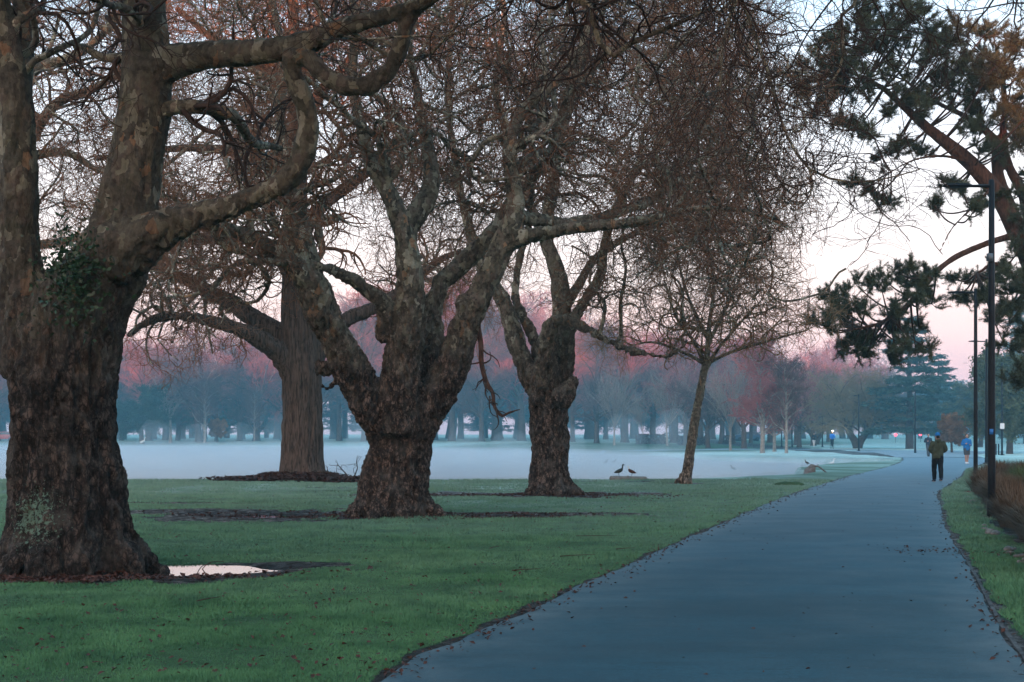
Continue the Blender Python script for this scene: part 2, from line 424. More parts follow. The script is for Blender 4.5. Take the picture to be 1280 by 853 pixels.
c = a.mix(a.ramp(a.noise(160, 2), [(.35, .75), (.62, 0.)]), c, (.012, .024, .032))
c = a.mix(a.ramp(a.noise(2.4, 6, .7, a.mp((.5, 3, 1))), [(.52, 0.), (.70, .6)]), c, (.020, .036, .046))
c = a.mix(a.ramp(a.noise(.35, 4, .6, a.mp((.35, 1.6, 1))), [(.45, 0.), (.62, .55)]), c, (.020, .050, .066))
c = a.mix(a.ramp(a.vor(2.4, feat='F1'), [(.022, 1.), (.034, 0.)]), c, (.20, .19, .17))
c = a.mix(a.ramp(a.noise(22, 5, .8), [(.38, .6), (.6, 0.)]), c, (.016, .042, .056)); c = a.mix(a.ramp(a.noise(34, 4, .8), [(.62, 0.), (.72, .6)]), c, (.12, .19, .21))
c = a.mix(a.math('MULTIPLY', a.attr('edge'), a.ramp(a.noise(1.6, 6, .7), [(.3, .15), (.65, .8)])), c, (.13, .165, .18))
c = a.mix(a.math('MULTIPLY', a.ramp(a.math('DIVIDE', a.sep(1), 100), [(.14, 0.), (.40, .38), (.85, .85)]), a.ramp(a.noise(.9, 5, .6, a.mp((.6, 2, 1))), [(.25, .75), (.6, 1.)])), c, (.21, .29, .35))  # paler with distance: brighter light on the far path, put into the colour
a.col(c); a.rough(a.ramp(a.noise(1.1, 5), [(.3, .6), (.7, .8)])); a.bump(a.noise(120, 3, .7), .5, .01)
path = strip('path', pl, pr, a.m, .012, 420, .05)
cp = np.array([(2, 128), (12, 136), (24, 146), (34, 140), (44, 122), (70, 110), (150, 100)], float)
cq = np.array([(2, 132.5), (11, 140.5), (24, 151), (37, 144), (48, 127), (72, 115), (150, 105)], float)
fm = N('frosted_asphalt', .8, .3); fm.col(fm.ramp(fm.noise(.8, 5), [(.3, (.20, .25, .30)), (.7, (.30, .36, .40))]))
strip('path', cp, cq, fm.m, .014, 90)
strip('path', np.array([(27.0, 99.5), (29, 110), (31, 122), (31.5, 138)], float), np.array([(33.0, 99.5), (36, 110), (40, 120), (42, 126)], float), fm.m, .02, 40)
# thin concrete edging on the right side of the path
ed = Acc(); yy = np.arange(9., 21.5, .25); exx = pxr(yy)+.035; ez = gz(exx, yy)+.012
for d in (0,):
    c0 = np.stack([exx, yy, ez], -1); V = np.concatenate([c0+[-.035, 0, -.05], c0+[-.018, 0, .003], c0+[.018, 0, .003], c0+[.035, 0, -.05]]); n_ = len(yy); i = np.arange(n_-1)
    ed.add(V, np.concatenate([np.stack([i+k*n_, i+1+k*n_, i+1+(k+1)*n_, i+(k+1)*n_], -1) for k in range(3)]))
struct(ed.build('kerb', plain('worn_edging', (.075, .075, .078), .95, .1, .6, 6), smooth=False))

# lake and puddles
w = N('lake_water', .28, .5); w.col((.03, .05, .06)); w.b.inputs['IOR'].default_value = 1.33
w.bump(w.noise(2.5, 4, .6, w.mp((1, .4, 1))), .12, .03)
struct(mk('water', np.array([(-600, 50, -.30), (60, 50, -.30), (60, 240, -.30), (-600, 240, -.30)]), np.array([[0, 1, 2, 3]]), w.m))
pw = N('puddle_water', .02, .5); pw.col((.01, .012, .014)); pw.b.inputs['IOR'].default_value = 1.4
pw.b.inputs['Specular IOR Level'].default_value = .9
for k, (cx, cy, rx, ry, dp) in enumerate(PUD):
    zz = gz1(cx, cy)+dp*(.80 if k == 0 else .48)
    th = np.arange(24)/24*2*math.pi; V = np.stack([cx+1.2*rx*np.cos(th), cy+1.2*ry*np.sin(th), 0*th+zz], -1)
    tri = np.stack([np.full(24, 24), np.arange(24), (np.arange(24)+1) % 24], -1)
    if k != 2:
        struct(mk('puddle', np.concatenate([V, [[cx, cy, zz]]]), tri, pw.m))

# unseen ridge added behind the viewer: its outline keeps the rising sun off the park and lets it reach the tree tops
SUN_EL = R_(1.3); SUN_AZ = math.atan2(-.30, -1.0)           # the sun stands behind and a little left of the viewer
hx = np.arange(-500, 500, 3.); hn = len(hx)
prof = 16.6+6.5*sm(hx, -50, -46)*(1-sm(hx, -38, -35))+2.2*sm(hx, -80, -72)*(1-sm(hx, -62, -56))+1.2*fbm(np.c_[hx*.03, 0*hx, 0*hx], 2, 51)+.8*fbm(np.c_[hx*.22, 0*hx, 0*hx], 3, 52)  # humps added to the outline to shade the pine and nearer crowns
rows = [(-137, -.5), (-133, .5), (-129, .93), (-126, 1.), (-122, .85), (-112, .35), (-100, -.06)]
V = np.concatenate([np.stack([hx, 0*hx+y, prof*max(f, -.02)-(.3 if f <= 0 else 0)], -1) for y, f in rows]); i = np.arange(hn-1)
hf = np.concatenate([np.stack([i+k*hn, i+1+k*hn, i+1+(k+1)*hn, i+(k+1)*hn], -1) for k in range(len(rows)-1)])
struct(mk('shade_ridge', V, hf, plain('shade_ridge_scrub', (.03, .045, .025), .9, .1, .5, .3)))

# ------------------------------------------------------------------ grass blades
def blades(name, N0, y0, y1, xl, xr, rho_p, h, wd, mat, avoid=True):
    u = rs.random(N0); y = y0*(y1/y0)**u if rho_p else y0+(y1-y0)*u
    t = rs.random(N0); x = xl(y)+(xr(y)-xl(y))*t
    if avoid:
        ok = mudmask(x, y)+.12*rs.standard_normal(N0) < .45
        for cx, cy, rx, ry, dp in PUD: ok &= np.hypot((x-cx)/rx, (y-cy)/ry) > 1.02
        ok &= ~((x > pxl(y)-.03-.05*rs.random(N0)) & (x < pxr(y)+.06))
        x, y = x[ok], y[ok]
    n = len(x); z = gz(x, y)-.004
    s = .75+.55*fbm(np.stack([x*.9, y*.9, 0*x], -1), 2, 61); s = np.clip(s, .35, 1.5)*(.6+.8*rs.random(n))*(.75+y/40)
    hh = h*s; ww = wd*(y/12)*(.7+.6*rs.random(n)); an = rs.random(n)*2*math.pi; le = rs.standard_normal((n, 2))*.45*hh[:, None]
    b = np.stack([x, y, z], -1); d = np.stack([np.cos(an)*ww, np.sin(an)*ww*.5, 0*an], -1)
    tip = b+np.concatenate([le, hh[:, None]], 1)
    V = np.stack([b-d, b+d, tip], 1).reshape(-1, 3)
    return mk(name, V, np.arange(3*n).reshape(-1, 3), mat, smooth=False)
gb = N('grass_blade', .7, .2)
c = gb.ramp(gb.noise(1.1, 7, .72), [(.36, (.026, .090, .046)), (.5, (.055, .155, .070)), (.64, (.080, .205, .092))])
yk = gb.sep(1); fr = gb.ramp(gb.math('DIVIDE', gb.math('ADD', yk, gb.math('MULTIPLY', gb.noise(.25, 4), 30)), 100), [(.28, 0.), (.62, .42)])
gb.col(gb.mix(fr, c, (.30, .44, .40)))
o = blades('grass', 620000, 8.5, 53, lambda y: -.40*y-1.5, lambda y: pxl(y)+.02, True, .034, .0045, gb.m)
tag(o, 'short dark green lawn blades covering the park ground', 'grass', kind='stuff')
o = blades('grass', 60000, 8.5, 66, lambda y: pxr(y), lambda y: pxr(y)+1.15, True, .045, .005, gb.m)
tag(o, 'strip of rough turf between the path and the tussocks', 'grass', kind='stuff')

def leaves(name, pts, size, mat, label):
    n = len(pts); pts = np.asarray(pts); an = rs.random(n)*2*math.pi; s = size*(.5+rs.random(n))
    nrmv = nrm(np.c_[rs.standard_normal((n, 2))*.5, np.ones(n)]); t = nrm(np.cross(nrmv, np.c_[np.cos(an), np.sin(an), 0*an])); b = np.cross(nrmv, t)
    c_ = pts+[0, 0, .012]+nrmv*0; s = s[:, None]
    V = np.stack([c_-t*s, c_-b*s*.6+nrmv*s*.2, c_+t*s, c_+b*s*.7+nrmv*s*.25], 1).reshape(-1, 3)
    o = mk(name, V, np.arange(4*n).reshape(-1, 4), mat, smooth=False)
    return tag(o, label, 'leaf litter', kind='stuff')
def scat(n, cx, cy, rx, ry):
    a = rs.random(n)*2*math.pi; r = np.sqrt(rs.random(n))*(1+.25*rs.standard_normal(n)); x = cx+rx*r*np.cos(a); y = cy+ry*r*np.sin(a); return np.stack([x, y, gz(x, y)], -1)
leaves('fallen_leaves', np.concatenate([scat(1500, -6.0, 17.2, 1.5, .4), scat(500, -5.0, 17.6, 2.2, .7)]), .04, M['leaf'], 'reddish fallen leaves heaped round the biggest left trunk')
leaves('fallen_leaves', np.concatenate([scat(4200, -7.7, 51.6, 2.5, 1.3), scat(2200, -7.5, 51.0, 2.6, .9)])+np.array([0, 0, 1.])*rs.random((6400, 1))**2*.14, .085, M['leaf'], 'red brown leaf litter round the furrowed tree by the lake')
leaves('fallen_leaves', np.concatenate([scat(1500, 1.4, 39.4, 2.8, 1.6), scat(1100, -1.6, 40, 2.8, 1.3), scat(700, -2.4, 29.2, 1.8, .7), scat(700, -.6, 30.3, 2.6, .9), scat(500, -5, 30.2, 2.4, 1.2)]), .036, M['leaf'], 'dark leaf litter under the two middle trees')
n_ = 1500; yy = 10*(52/10)**rs.random(n_); xx = -.36*yy+(pxl(yy)+.36*yy)*rs.random(n_)
k_ = 1100; y2 = 10*(60/10)**rs.random(k_); x2 = np.where(rs.random(k_) < .75, pxl(y2)+.05+.12*rs.standard_normal(k_), pxr(y2)+.1*rs.standard_normal(k_))
y3 = 10*(55/10)**rs.random(160); x3 = pxl(y3)+(pxr(y3)-pxl(y3))*rs.random(160)
x4 = 6.2+rs.random(170)*2.2-.7; y4 = 20.6+.30*rs.standard_normal(170)*(.4+rs.random(170))+.3*np.sin(x4*2.3)
X_ = np.r_[xx, x2, x3, x4]; Y_ = np.r_[yy, y2, y3, y4]
leaves('fallen_leaves', np.stack([X_, Y_, gz(X_, Y_)+.012], -1), .022, M['leaf'], 'scattered brown leaves on the lawn and along the path')

# ------------------------------------------------------------------ growing branches
def spawn(C, Rr, n, t0, t1, ln, ang, rat, K, grav=0., curl=.25, rend=.35, rmax=1, bias=None, up=0., rng=rs):
    """n children from the N parent polylines (more from the longer ones)"""
    Np, Kp, _ = C.shape
    L = np.linalg.norm(np.diff(C, axis=1), axis=2).sum(1); pi = rng.choice(Np, n, p=L/L.sum())
    t = t0+(t1-t0)*rng.random(n); f = t*(Kp-1); i = np.minimum(f.astype(int), Kp-2); fr = (f-i)[:, None]
    p = C[pi, i]*(1-fr)+C[pi, i+1]*fr; T = nrm(C[pi, i+1]-C[pi, i]); pr_ = Rr[pi, i]*(1-fr[:, 0])+Rr[pi, i+1]*fr[:, 0]
    rv = nrm(np.cross(T, rng.standard_normal((n, 3)))); a = np.radians(ang[0]+(ang[1]-ang[0])*rng.random(n))[:, None]
    d = nrm(np.cos(a)*T+np.sin(a)*rv+np.array([0, 0, up])+(0 if bias is None else bias(p)))
    l = (ln[0]+(ln[1]-ln[0])*rng.random(n))[:, None]; st = l/(K-1)
    O = np.empty((n, K, 3)); O[:, 0] = p; cu = np.zeros((n, 3))
    for k in range(1, K):
        cu = .55*cu+.85*rng.standard_normal((n, 3))*curl; d = nrm(d+cu+np.array([0, 0, -grav*k/K])); p = p+d*st; O[:, k] = p
    r0 = np.minimum(np.minimum(rat*pr_*(.7+.5*rng.random(n)), rmax), pr_*.9)
    RR = r0[:, None]*np.linspace(1, rend, K)[None]
    return O, RR

def thin(C, Rr, cell=.6, cap=1.5):
    """drop branches where many others already grow"""
    k = np.floor(C[:, C.shape[1]//2]/cell).astype(np.int64); h = (k[:, 0]*73856093) ^ (k[:, 1]*19349663) ^ (k[:, 2]*83492791)
    u, inv, cnt = np.unique(h, return_inverse=True, return_counts=True); lim = max(2, cap*np.median(cnt[inv])*.55)
    m = rs.random(len(C)) < lim/cnt[inv]; return C[m], Rr[m]

def keepf(C, Rr, f):
    m = f(C[:, -1]) & f(C[:, C.shape[1]//2]); return C[m], Rr[m]

def crown(name, parent, L0, R0, plan, mats, keep=None, sides=(7, 5, 4, 3, 3, 3), balls=0, bough_levels=1, tmin0=.25):
    acc = Acc(); C, Rr = L0, R0; lev = 0
    for (n, ln, ang, rat, K, grav, curl, rmin, up) in plan:
        C, Rr = spawn(C, Rr, n, tmin0 if lev == 0 else .18, 1., ln, ang, rat, K, grav, curl, .38, 1, None, up)
        Rr = np.maximum(Rr, rmin)
        if keep is not None: C, Rr = keepf(C, Rr, keep)
        if len(C) > 200: C, Rr = thin(C, Rr, (1.3, 1.0, .8, .6, .5)[min(lev, 4)])
        if len(C) == 0: break
        V, Q = tubes(C, Rr, sides[min(lev, len(sides)-1)]); acc.add(V, Q, None, 0 if lev < bough_levels else 1)
        lev += 1
    if balls:
        sel = rs.choice(len(C), balls); e = C[sel, -1]; h = .05+.08*rs.random(balls)
        o8 = np.array([(1, 0, 0), (-1, 0, 0), (0, 1, 0), (0, -1, 0), (0, 0, 1), (0, 0, -1)])*.019
        V = (e-np.c_[0*h, 0*h, h])[:, None]+o8[None]
        tr = np.array([(0, 2, 4), (2, 1, 4), (1, 3, 4), (3, 0, 4), (2, 0, 5), (1, 2, 5), (3, 1, 5), (0, 3, 5)])
        acc.add(V.reshape(-1, 3), None, (tr[None]+(np.arange(balls)*6)[:, None, None]).reshape(-1, 3), 1)
    return acc.build(name, mats, parent)

def limb(pts, D0, D1, wig=0., K=26):
    """hand drawn limb: (px, py, width in px) with the distance running from D0 to D1"""
    p = np.array(pts, float); p[:, 2] *= globals().get('WS', 1.); m = len(p); s = np.r_[0, np.cumsum(np.hypot(*np.diff(p[:, :2], axis=0).T))]; s /= s[-1]
    D = D0+(D1-D0)*s+wig*np.sin(s*math.pi*1.3)
    q = np.array([np.r_[P(a[0], a[1], d), a[2]/2*d/F] for a, d in zip(p, D)])
    return spline(q, K)

def roots(acc, cx, cy, r, n, rr, out, z=.7, seed=0):
    g_ = np.random.default_rng(seed)
    for i in range(n):
        a = (i+.6*g_.random())/n*2*math.pi; o_ = out*(.8+.4*g_.random()); ca, sa = math.cos(a), math.sin(a)
        acc.tube(spline([(cx+ca*r*.45, cy+sa*r*.45, z*1.3, rr*1.1), (cx+ca*r*.85, cy+sa*r*.85, z*.45, rr), (cx+ca*(r+o_*.4), cy+sa*(r+o_*.4), .10, rr*.75), (cx+ca*(r+o_), cy+sa*(r+o_), -.12, rr*.35)], 12), 10)

def trunk_mesh(parent, limbs, voxel, mat, lump=(.06, 1.6), burr=(.035, 5.), zburr=4., sharp=1., extra=None, name='trunk', sm_it=4, zs=.38):
    acc = Acc()
    for L in limbs: acc.tube(L, 14)
    if extra: extra(acc)
    V, fl, Nn = fuse(acc, voxel, sm_it)
    k = 1-sm(V[:, 2], zburr*.5, zburr*1.3)*.78
    q = V*np.array([1, 1, zs])
    d = lump[0]*fbm(V*lump[1], 3, 71)*k + burr[0]*k*(.45-2*np.abs(fbm(q*burr[1], 3, 72)))+burr[0]*.5*k*(.3-np.abs(fbm(q*burr[1]*2.6+9, 3, 73)))
    return mk(name, V+Nn*d[:, None], fl, mat, parent)

def stack(Ls, K=26):
    a = np.stack([spline(L, K) for L in Ls]); return a[..., :3], a[..., 3]

# ------------------------------------------------------------------ the near trees
# 1: the giant on the left
D = 18.3
WS = .90
t = thing('plane_tree', 'huge gnarled plane tree forking low at the left edge beside the puddle', 'tree', (*TREES['t1'], 0))
tr = [limb([(84, 735, 180), (84, 690, 166), (82, 640, 150), (80, 580, 140), (80, 500, 146), (84, 440, 152), (95, 400, 150), (118, 360, 120), (146, 310, 96), (160, 250, 84), (174, 180, 74), (184, 110, 70), (182, 40, 62), (178, -60, 58), (170, -200, 48)], D, D),
      limb([(60, 450, 130), (40, 400, 90), (28, 340, 62), (24, 280, 56), (22, 200, 52), (18, 120, 50), (2, 40, 44), (-18, -40, 42), (-50, -160, 36)], D, D-.6),
      limb([(30, 430, 80), (0, 330, 50), (4, 240, 36), (20, 150, 36), (28, 60, 34), (30, -40, 30), (20, -150, 26)], D+.5, D+1.3)]
up = limb([(180, 96, 66), (215, 78, 48), (262, 70, 40), (330, 64, 37), (380, 54, 33), (430, 34, 27), (485, 20, 22), (535, 2, 18), (590, -30, 14), (660, -60, 10)], D, D-2.2)
lo = limb([(140, 318, 96), (190, 292, 60), (225, 276, 42), (280, 262, 36), (335, 240, 33), (368, 215, 33), (384, 180, 32), (384, 140, 30), (372, 108, 29), (360, 84, 29), (366, 64, 28), (386, 74, 27), (405, 94, 28), (432, 108, 29), (462, 106, 29), (486, 90, 28), (500, 62, 26), (506, 34, 24), (524, 8, 21), (556, -14, 18), (600, -50, 14)], D-.3, D-1.6)
def ex1(acc): roots(acc, *TREES['t1'], .66, 11, .27, .42, 1.05, 1)
tk = trunk_mesh(t, tr+[up, lo], .030, M['bark1'], (.055, 1.6), (.055, 6.5), 5.0, extra=ex1, zs=.28)
far_up = [limb([(178, -60, 50), (300, -260, 40), (520, -330, 32), (760, -260, 20), (880, -110, 10), (915, -30, 6), (939, 30, 5), (961, 94, 4.6), (980, 161, 4.2), (1010, 210, 3.8), (1055, 227, 3.2), (1100, 225, 2.6), (1150, 212, 1.6)], D, 14.5, K=60),
          limb([(760, -260, 24), (900, -200, 18), (1010, -120, 13), (1068, -30, 6), (1066, 10, 5), (1051, 22, 4.5), (1055, 64, 4), (1044, 98, 3), (1021, 122, 2)], 15.6, 15),
          limb([(900, -200, 18), (1100, -160, 15), (1230, -110, 12), (1330, -40, 9)], 15.5, 15.0),
          limb([(520, -330, 30), (620, -180, 22), (690, -70, 16), (713, -4, 12), (738, 8, 10), (744, 40, 9), (764, 70, 9), (792, 52, 8), (832, 36, 7), (890, 10, 5)], 17, 16),
          limb([(1010, -120, 12), (960, -60, 8), (925, -10, 6), (905, 50, 5), (900, 110, 4)], 15.5, 15)]
for L in far_up:
    acc = Acc().tube(L, 9, close=True); acc.build('limb', M['bough'], t)
L0, R0 = stack(far_up, 40)
pend = lambda p: (p[:, 2] > 3.6) & (p[:, 2] < 11) & (p[:, 0] < 7.2)
crown('crown', t, L0, R0, [(170, (.8, 2.4), (35, 80), .4, 16, .26, .34, .0046, -.1), (1100, (.4, 1.1), (30, 70), .6, 10, .25, .36, .0030, -.1), (4200, (.2, .55), (30, 70), .7, 6, .2, .36, .0018, 0)],
      [M['twig_dark'], M['twig_dark']], pend, tmin0=.55)
L0, R0 = stack([tr[0][10:], tr[1][8:], tr[2][8:], up[6:], lo[18:]], 20)
crown('crown', t, L0, R0, [(26, (1.2, 3.0), (40, 80), .30, 12, -.05, .26, .012, .2), (200, (.7, 1.5), (30, 70), .5, 9, .1, .28, .006, .1), (1100, (.35, .8), (30, 70), .6, 7, .15, .3, .0035, .0), (4200, (.15, .4), (30, 70), .7, 5, .2, .3, .0025, .0)],
      [M['bough'], M['twig_dark']], lambda p: (p[:, 2] > 4.6) & (p[:, 1] < 24) & (p[:, 1] > 13.5) & ((p[:, 0] < -2.2) | (p[:, 2] > 5.6)))
shade_limbs = [limb([(175, -20, 40), (300, -300, 30), (420, -700, 22), (500, -1300, 12)], D, 9), limb([(160, -60, 40), (100, -420, 28), (0, -900, 20), (-300, -1900, 10)], D, 8),  # unseen boughs and twigs added overhead to darken the near ground
      limb([(300, -260, 36), (700, -600, 26), (900, -1000, 18), (1200, -1500, 10)], D, 9), limb([(160, -60, 36), (260, -700, 26), (600, -2400, 20), (900, -5200, 10)], D, 4),
      limb([(520, -330, 30), (1000, -700, 20), (1700, -1500, 12)], 17, 7), limb([(0, -900, 18), (-600, -2400, 12), (-1500, -4200, 8)], 12, 5)]
for L in shade_limbs: Acc().tube(L, 7).build('limb', M['bough'], t)
L0, R0 = stack(shade_limbs, 24)
crown('crown', t, L0, R0, [(90, (1.6, 3.6), (40, 80), .4, 9, .0, .26, .02, .0), (800, (.9, 2.0), (30, 75), .5, 6, 0, .3, .014, 0), (6500, (.5, 1.2), (30, 75), .6, 4, 0, .3, .020, 0), (20000, (.3, .7), (30, 75), .6, 3, 0, .3, .016, 0)],
      [M['bough'], M['twig_dark']], lambda p: (p[:, 2] > 2.4+p[:, 1]*.335) & (p[:, 2] > 5.2) & (p[:, 2] < 13) & (p[:, 1] > -6), tmin0=.35)
# ivy in the fork
n_ = 1100; c_ = P(92, 330, 17.4); a_ = rs.random(n_)
ax = np.array([P(92, 335, 17.5)+rs.standard_normal(3)*.01 for _ in range(1)])[0]
pts = ax+np.c_[rs.standard_normal(n_)*.22, rs.standard_normal(n_)*.12-.02, rs.standard_normal(n_)*.30-.10*np.abs(rs.standard_normal(n_))]
s = (.022+.025*rs.random(n_))[:, None]; nn = nrm(rs.standard_normal((n_, 3))); tt = nrm(np.cross(nn, rs.standard_normal((n_, 3)))); bb = np.cross(nn, tt)
mk('ivy', np.stack([pts-tt*s, pts-bb*s*.5, pts+tt*s, pts+bb*s*.5], 1).reshape(-1, 3), np.arange(4*n_).reshape(-1, 4), M['ivy'], t, smooth=False)

# 2: the burred tree in the middle
D = 29.6
WS = .97
t = thing('plane_tree', 'burred plane tree with several thick twisted limbs, standing in the middle lawn', 'tree', (*TREES['t2'], 0))
A2 = [limb([(490, 652, 100), (492, 625, 92), (496, 590, 84), (502, 560, 82), (506, 530, 86), (505, 500, 84)], D, D),
      limb([(496, 570, 60), (478, 530, 56), (458, 495, 52), (440, 462, 48), (420, 425, 42), (402, 392, 42), (388, 352, 40), (365, 326, 28), (340, 311, 22), (290, 287, 17), (246, 279, 13), (190, 275, 9)], D, D-2.5),
      limb([(400, 385, 34), (388, 330, 26), (376, 280, 22), (362, 220, 18), (350, 150, 15), (356, 80, 12), (340, 0, 10), (330, -80, 8)], D-.3, D+1),
      limb([(498, 540, 64), (502, 465, 50), (510, 410, 46), (513, 355, 36), (508, 310, 29), (497, 270, 25), (487, 240, 22), (468, 215, 19), (452, 160, 16), (440, 100, 13), (445, 30, 10), (430, -60, 8)], D-.4, D-1.6),
      limb([(505, 330, 24), (512, 280, 30), (530, 255, 28), (540, 220, 22), (530, 160, 15), (519, 102, 10), (512, 50, 9), (520, -50, 7)], D, D+1.2),
      limb([(488, 420, 34), (480, 380, 24), (464, 366, 20), (437, 348, 16), (417, 338, 13), (398, 333, 13), (370, 330, 12), (336, 327, 10), (299, 328, 9), (284, 340, 7), (262, 366, 6), (238, 389, 4), (214, 430, 3)], D-.5, D-3),
      limb([(508, 500, 60), (538, 450, 36), (542, 415, 26), (540, 385, 25), (552, 352, 26), (577, 332, 27), (603, 306, 25), (622, 286, 23), (640, 250, 16), (668, 216, 14), (689, 190, 13), (700, 150, 12), (716, 110, 10), (740, 40, 8), (750, -60, 6)], D+.3, D+1.6),
      limb([(508, 560, 60), (526, 520, 58), (551, 487, 50), (568, 450, 42), (582, 405, 38), (592, 380, 36), (606, 355, 34), (620, 325, 30), (634, 292, 30), (646, 262, 26), (640, 220, 21), (637, 177, 18), (652, 138, 17), (674, 120, 16), (704, 94, 14), (730, 50, 11), (742, -20, 9), (745, -90, 7)], D-.2, D-1),
      limb([(632, 305, 26), (655, 296, 22), (690, 290, 18), (720, 284, 17), (770, 280, 14), (810, 275, 12), (860, 262, 9), (920, 262, 7), (975, 275, 4)], D-.5, D-3),
      limb([(645, 272, 20), (680, 276, 17), (706, 280, 16), (745, 274, 16), (780, 262, 14), (812, 252, 11), (850, 225, 9), (900, 215, 7)], D-.4, D+2.5),
      limb([(395, 460, 20), (420, 462, 10), (424, 470, 9), (412, 484, 5), (402, 482, 4)], D-.4, D-.8)]
def ex2(acc):
    roots(acc, *TREES['t2'], .66, 9, .20, .55, .8, 2)
    for (px, py, r) in ((470, 530, .22), (478, 565, .26), (534, 520, .24), (552, 480, .2), (583, 378, .24), (508, 480, .26), (506, 430, .24), (524, 560, .22), (482, 600, .25), (388, 345, .25)):
        acc.ball(P(px, py, D-.35), r, 12)
tk = trunk_mesh(t, A2, .030, M['bark2'], (.05, 1.9), (.055, 7.5), 5.6, extra=ex2)
Acc().tube(limb([(600, 372, 6), (597, 400, 7), (601, 430, 6.6), (602, 455, 6.4), (608, 478, 6), (616, 492, 5), (618, 508, 4.6), (627, 520, 3.6), (636, 516, 2.8), (650, 512, 1.2)], D-.1, D-1.0, K=40), 9).build('limb', M['pine_bark'], t)
E2 = [limb([(340, 0, 10), (300, -60, 9), (240, -90, 8)], D+1, D+3), limb([(742, -20, 9), (800, -60, 8), (860, -80, 6)], D, D+2),
      limb([(513, 355, 20), (560, 290, 15), (585, 252, 13), (600, 180, 11), (590, 100, 9), (620, 20, 7)], D+1, D+3.5),
      limb([(704, 94, 12), (770, 110, 9), (830, 100, 8), (900, 60, 6)], D-1, D-3)]
Lh = limb([(600, 378, 8), (602, 455, 6), (618, 508, 4), (636, 516, 2.8)], D-.1, D-1.0)
C_, R_2 = spawn(Lh[None, :, :3], Lh[None, :, 3], 16, .3, 1, (.25, .8), (30, 80), .5, 9, .1, .3, .4, 1, None, 0.); V_, Q_ = tubes(C_, np.maximum(R_2, .004), 4); mk('branch', V_, Q_, M['twig_dark'], t)
L0, R0 = stack([a_[8:] for a_ in A2[1:5]+A2[6:10]]+E2, 24)
k2 = lambda p: (p[:, 2] > np.where(p[:, 0] > 2.3, 4.6, np.where(p[:, 0] < -4.5, 3.6, 4.4))+.6*np.sin(p[:, 0]*2.1)) & (p[:, 2] < 12.5) & (p[:, 0] < 6.0) & (p[:, 0] > -9)
crown('crown', t, L0, R0, [(120, (1.8, 4.2), (35, 80), .52, 18, -.03, .27, .026, .2), (2000, (.8, 1.8), (30, 80), .5, 11, .08, .32, .008, .05), (12000, (.4, .9), (30, 75), .6, 8, .12, .34, .0046, -.05), (24000, (.15, .45), (30, 70), .7, 5, .15, .34, .0034, -.1)],
      [M['bough'], M['twig']], k2, balls=500, bough_levels=2)

# 3: the middle right tree
D = 39.6
t = thing('plane_tree', 'plane tree with two upright stems and a wide weeping crown by the pond edge', 'tree', (*TREES['t3'], 0))
A3 = [limb([(690, 622, 62), (688, 600, 52), (688, 560, 48), (687, 520, 50), (686, 480, 52), (680, 455, 40)], D, D),
      limb([(672, 490, 30), (654, 452, 26), (642, 415, 24), (632, 382, 21), (617, 356, 18), (600, 330, 15), (585, 280, 13), (570, 210, 11), (560, 120, 9), (565, 20, 7), (560, -60, 6)], D, D+1.5),
      limb([(676, 460, 22), (668, 425, 15), (652, 392, 13), (644, 368, 12), (650, 320, 10), (662, 270, 9), (665, 180, 8), (655, 90, 7)], D+.4, D+2),
      limb([(682, 480, 34), (682, 440, 28), (688, 410, 22), (692, 401, 16), (713, 401, 12), (733, 412, 10), (760, 426, 10), (785, 437, 9), (812, 443, 8), (832, 446, 7), (850, 436, 5), (860, 424, 4)], D-.3, D-2.5),
      limb([(700, 500, 30), (704, 460, 30), (705, 425, 27), (702, 380, 25), (697, 338, 22), (687, 314, 20), (682, 290, 18), (692, 230, 15), (700, 170, 13), (730, 100, 11), (790, 40, 9), (860, 0, 7), (920, -30, 6)], D, D-1),
      limb([(706, 425, 22), (718, 400, 15), (733, 372, 14), (750, 346, 13), (756, 304, 12), (770, 260, 11), (800, 210, 9), (850, 160, 8), (905, 130, 6), (960, 120, 5)], D-.2, D-2.5),
      limb([(702, 392, 18), (714, 370, 13), (726, 352, 12), (740, 328, 11), (772, 303, 10), (820, 280, 9), (870, 262, 8), (930, 262, 6), (990, 285, 4)], D+.3, D+2.5),
      limb([(688, 314, 16), (660, 250, 12), (640, 190, 10), (620, 110, 9), (630, 20, 8), (620, -60, 6)], D, D+3),
      limb([(697, 500, 34), (714, 480, 20), (716, 470, 12)], D-.5, D-.6)]
def ex3(acc):
    roots(acc, *TREES['t3'], .5, 8, .17, .5, .7, 3)
    for (px, py, r) in ((706, 490, .16), (672, 500, .2), (690, 545, .25), (702, 565, .2), (700, 440, .2)): acc.ball(P(px, py, D-.3), r, 12)
tk = trunk_mesh(t, A3, .038, M['bark3'], (.05, 1.9), (.055, 6.8), 5.6, extra=ex3)
E3 = [limb([(770, 303, 9), (810, 330, 7), (850, 345, 6), (900, 350, 5), (950, 380, 3)], D, D-2), limb([(860, 0, 7), (920, 40, 6), (970, 110, 5), (1010, 190, 4)], D-1, D-1),
      limb([(800, 210, 9), (860, 215, 7), (930, 225, 5), (1000, 260, 4)], D-1, D+1), limb([(730, 100, 9), (800, 120, 7), (880, 90, 6), (960, 60, 4)], D, D+2)]
L0, R0 = stack([a_[7:] for a_ in A3[1:8]]+E3, 24)
k3 = lambda p: (p[:, 2] > 4.4+1.0*vnoise(p*[1.1, .6, 0], 92)) & (p[:, 2] < 14.5) & (p[:, 0] < 8.3+1.3*vnoise(p*.8, 91)) & (p[:, 0] > -4)
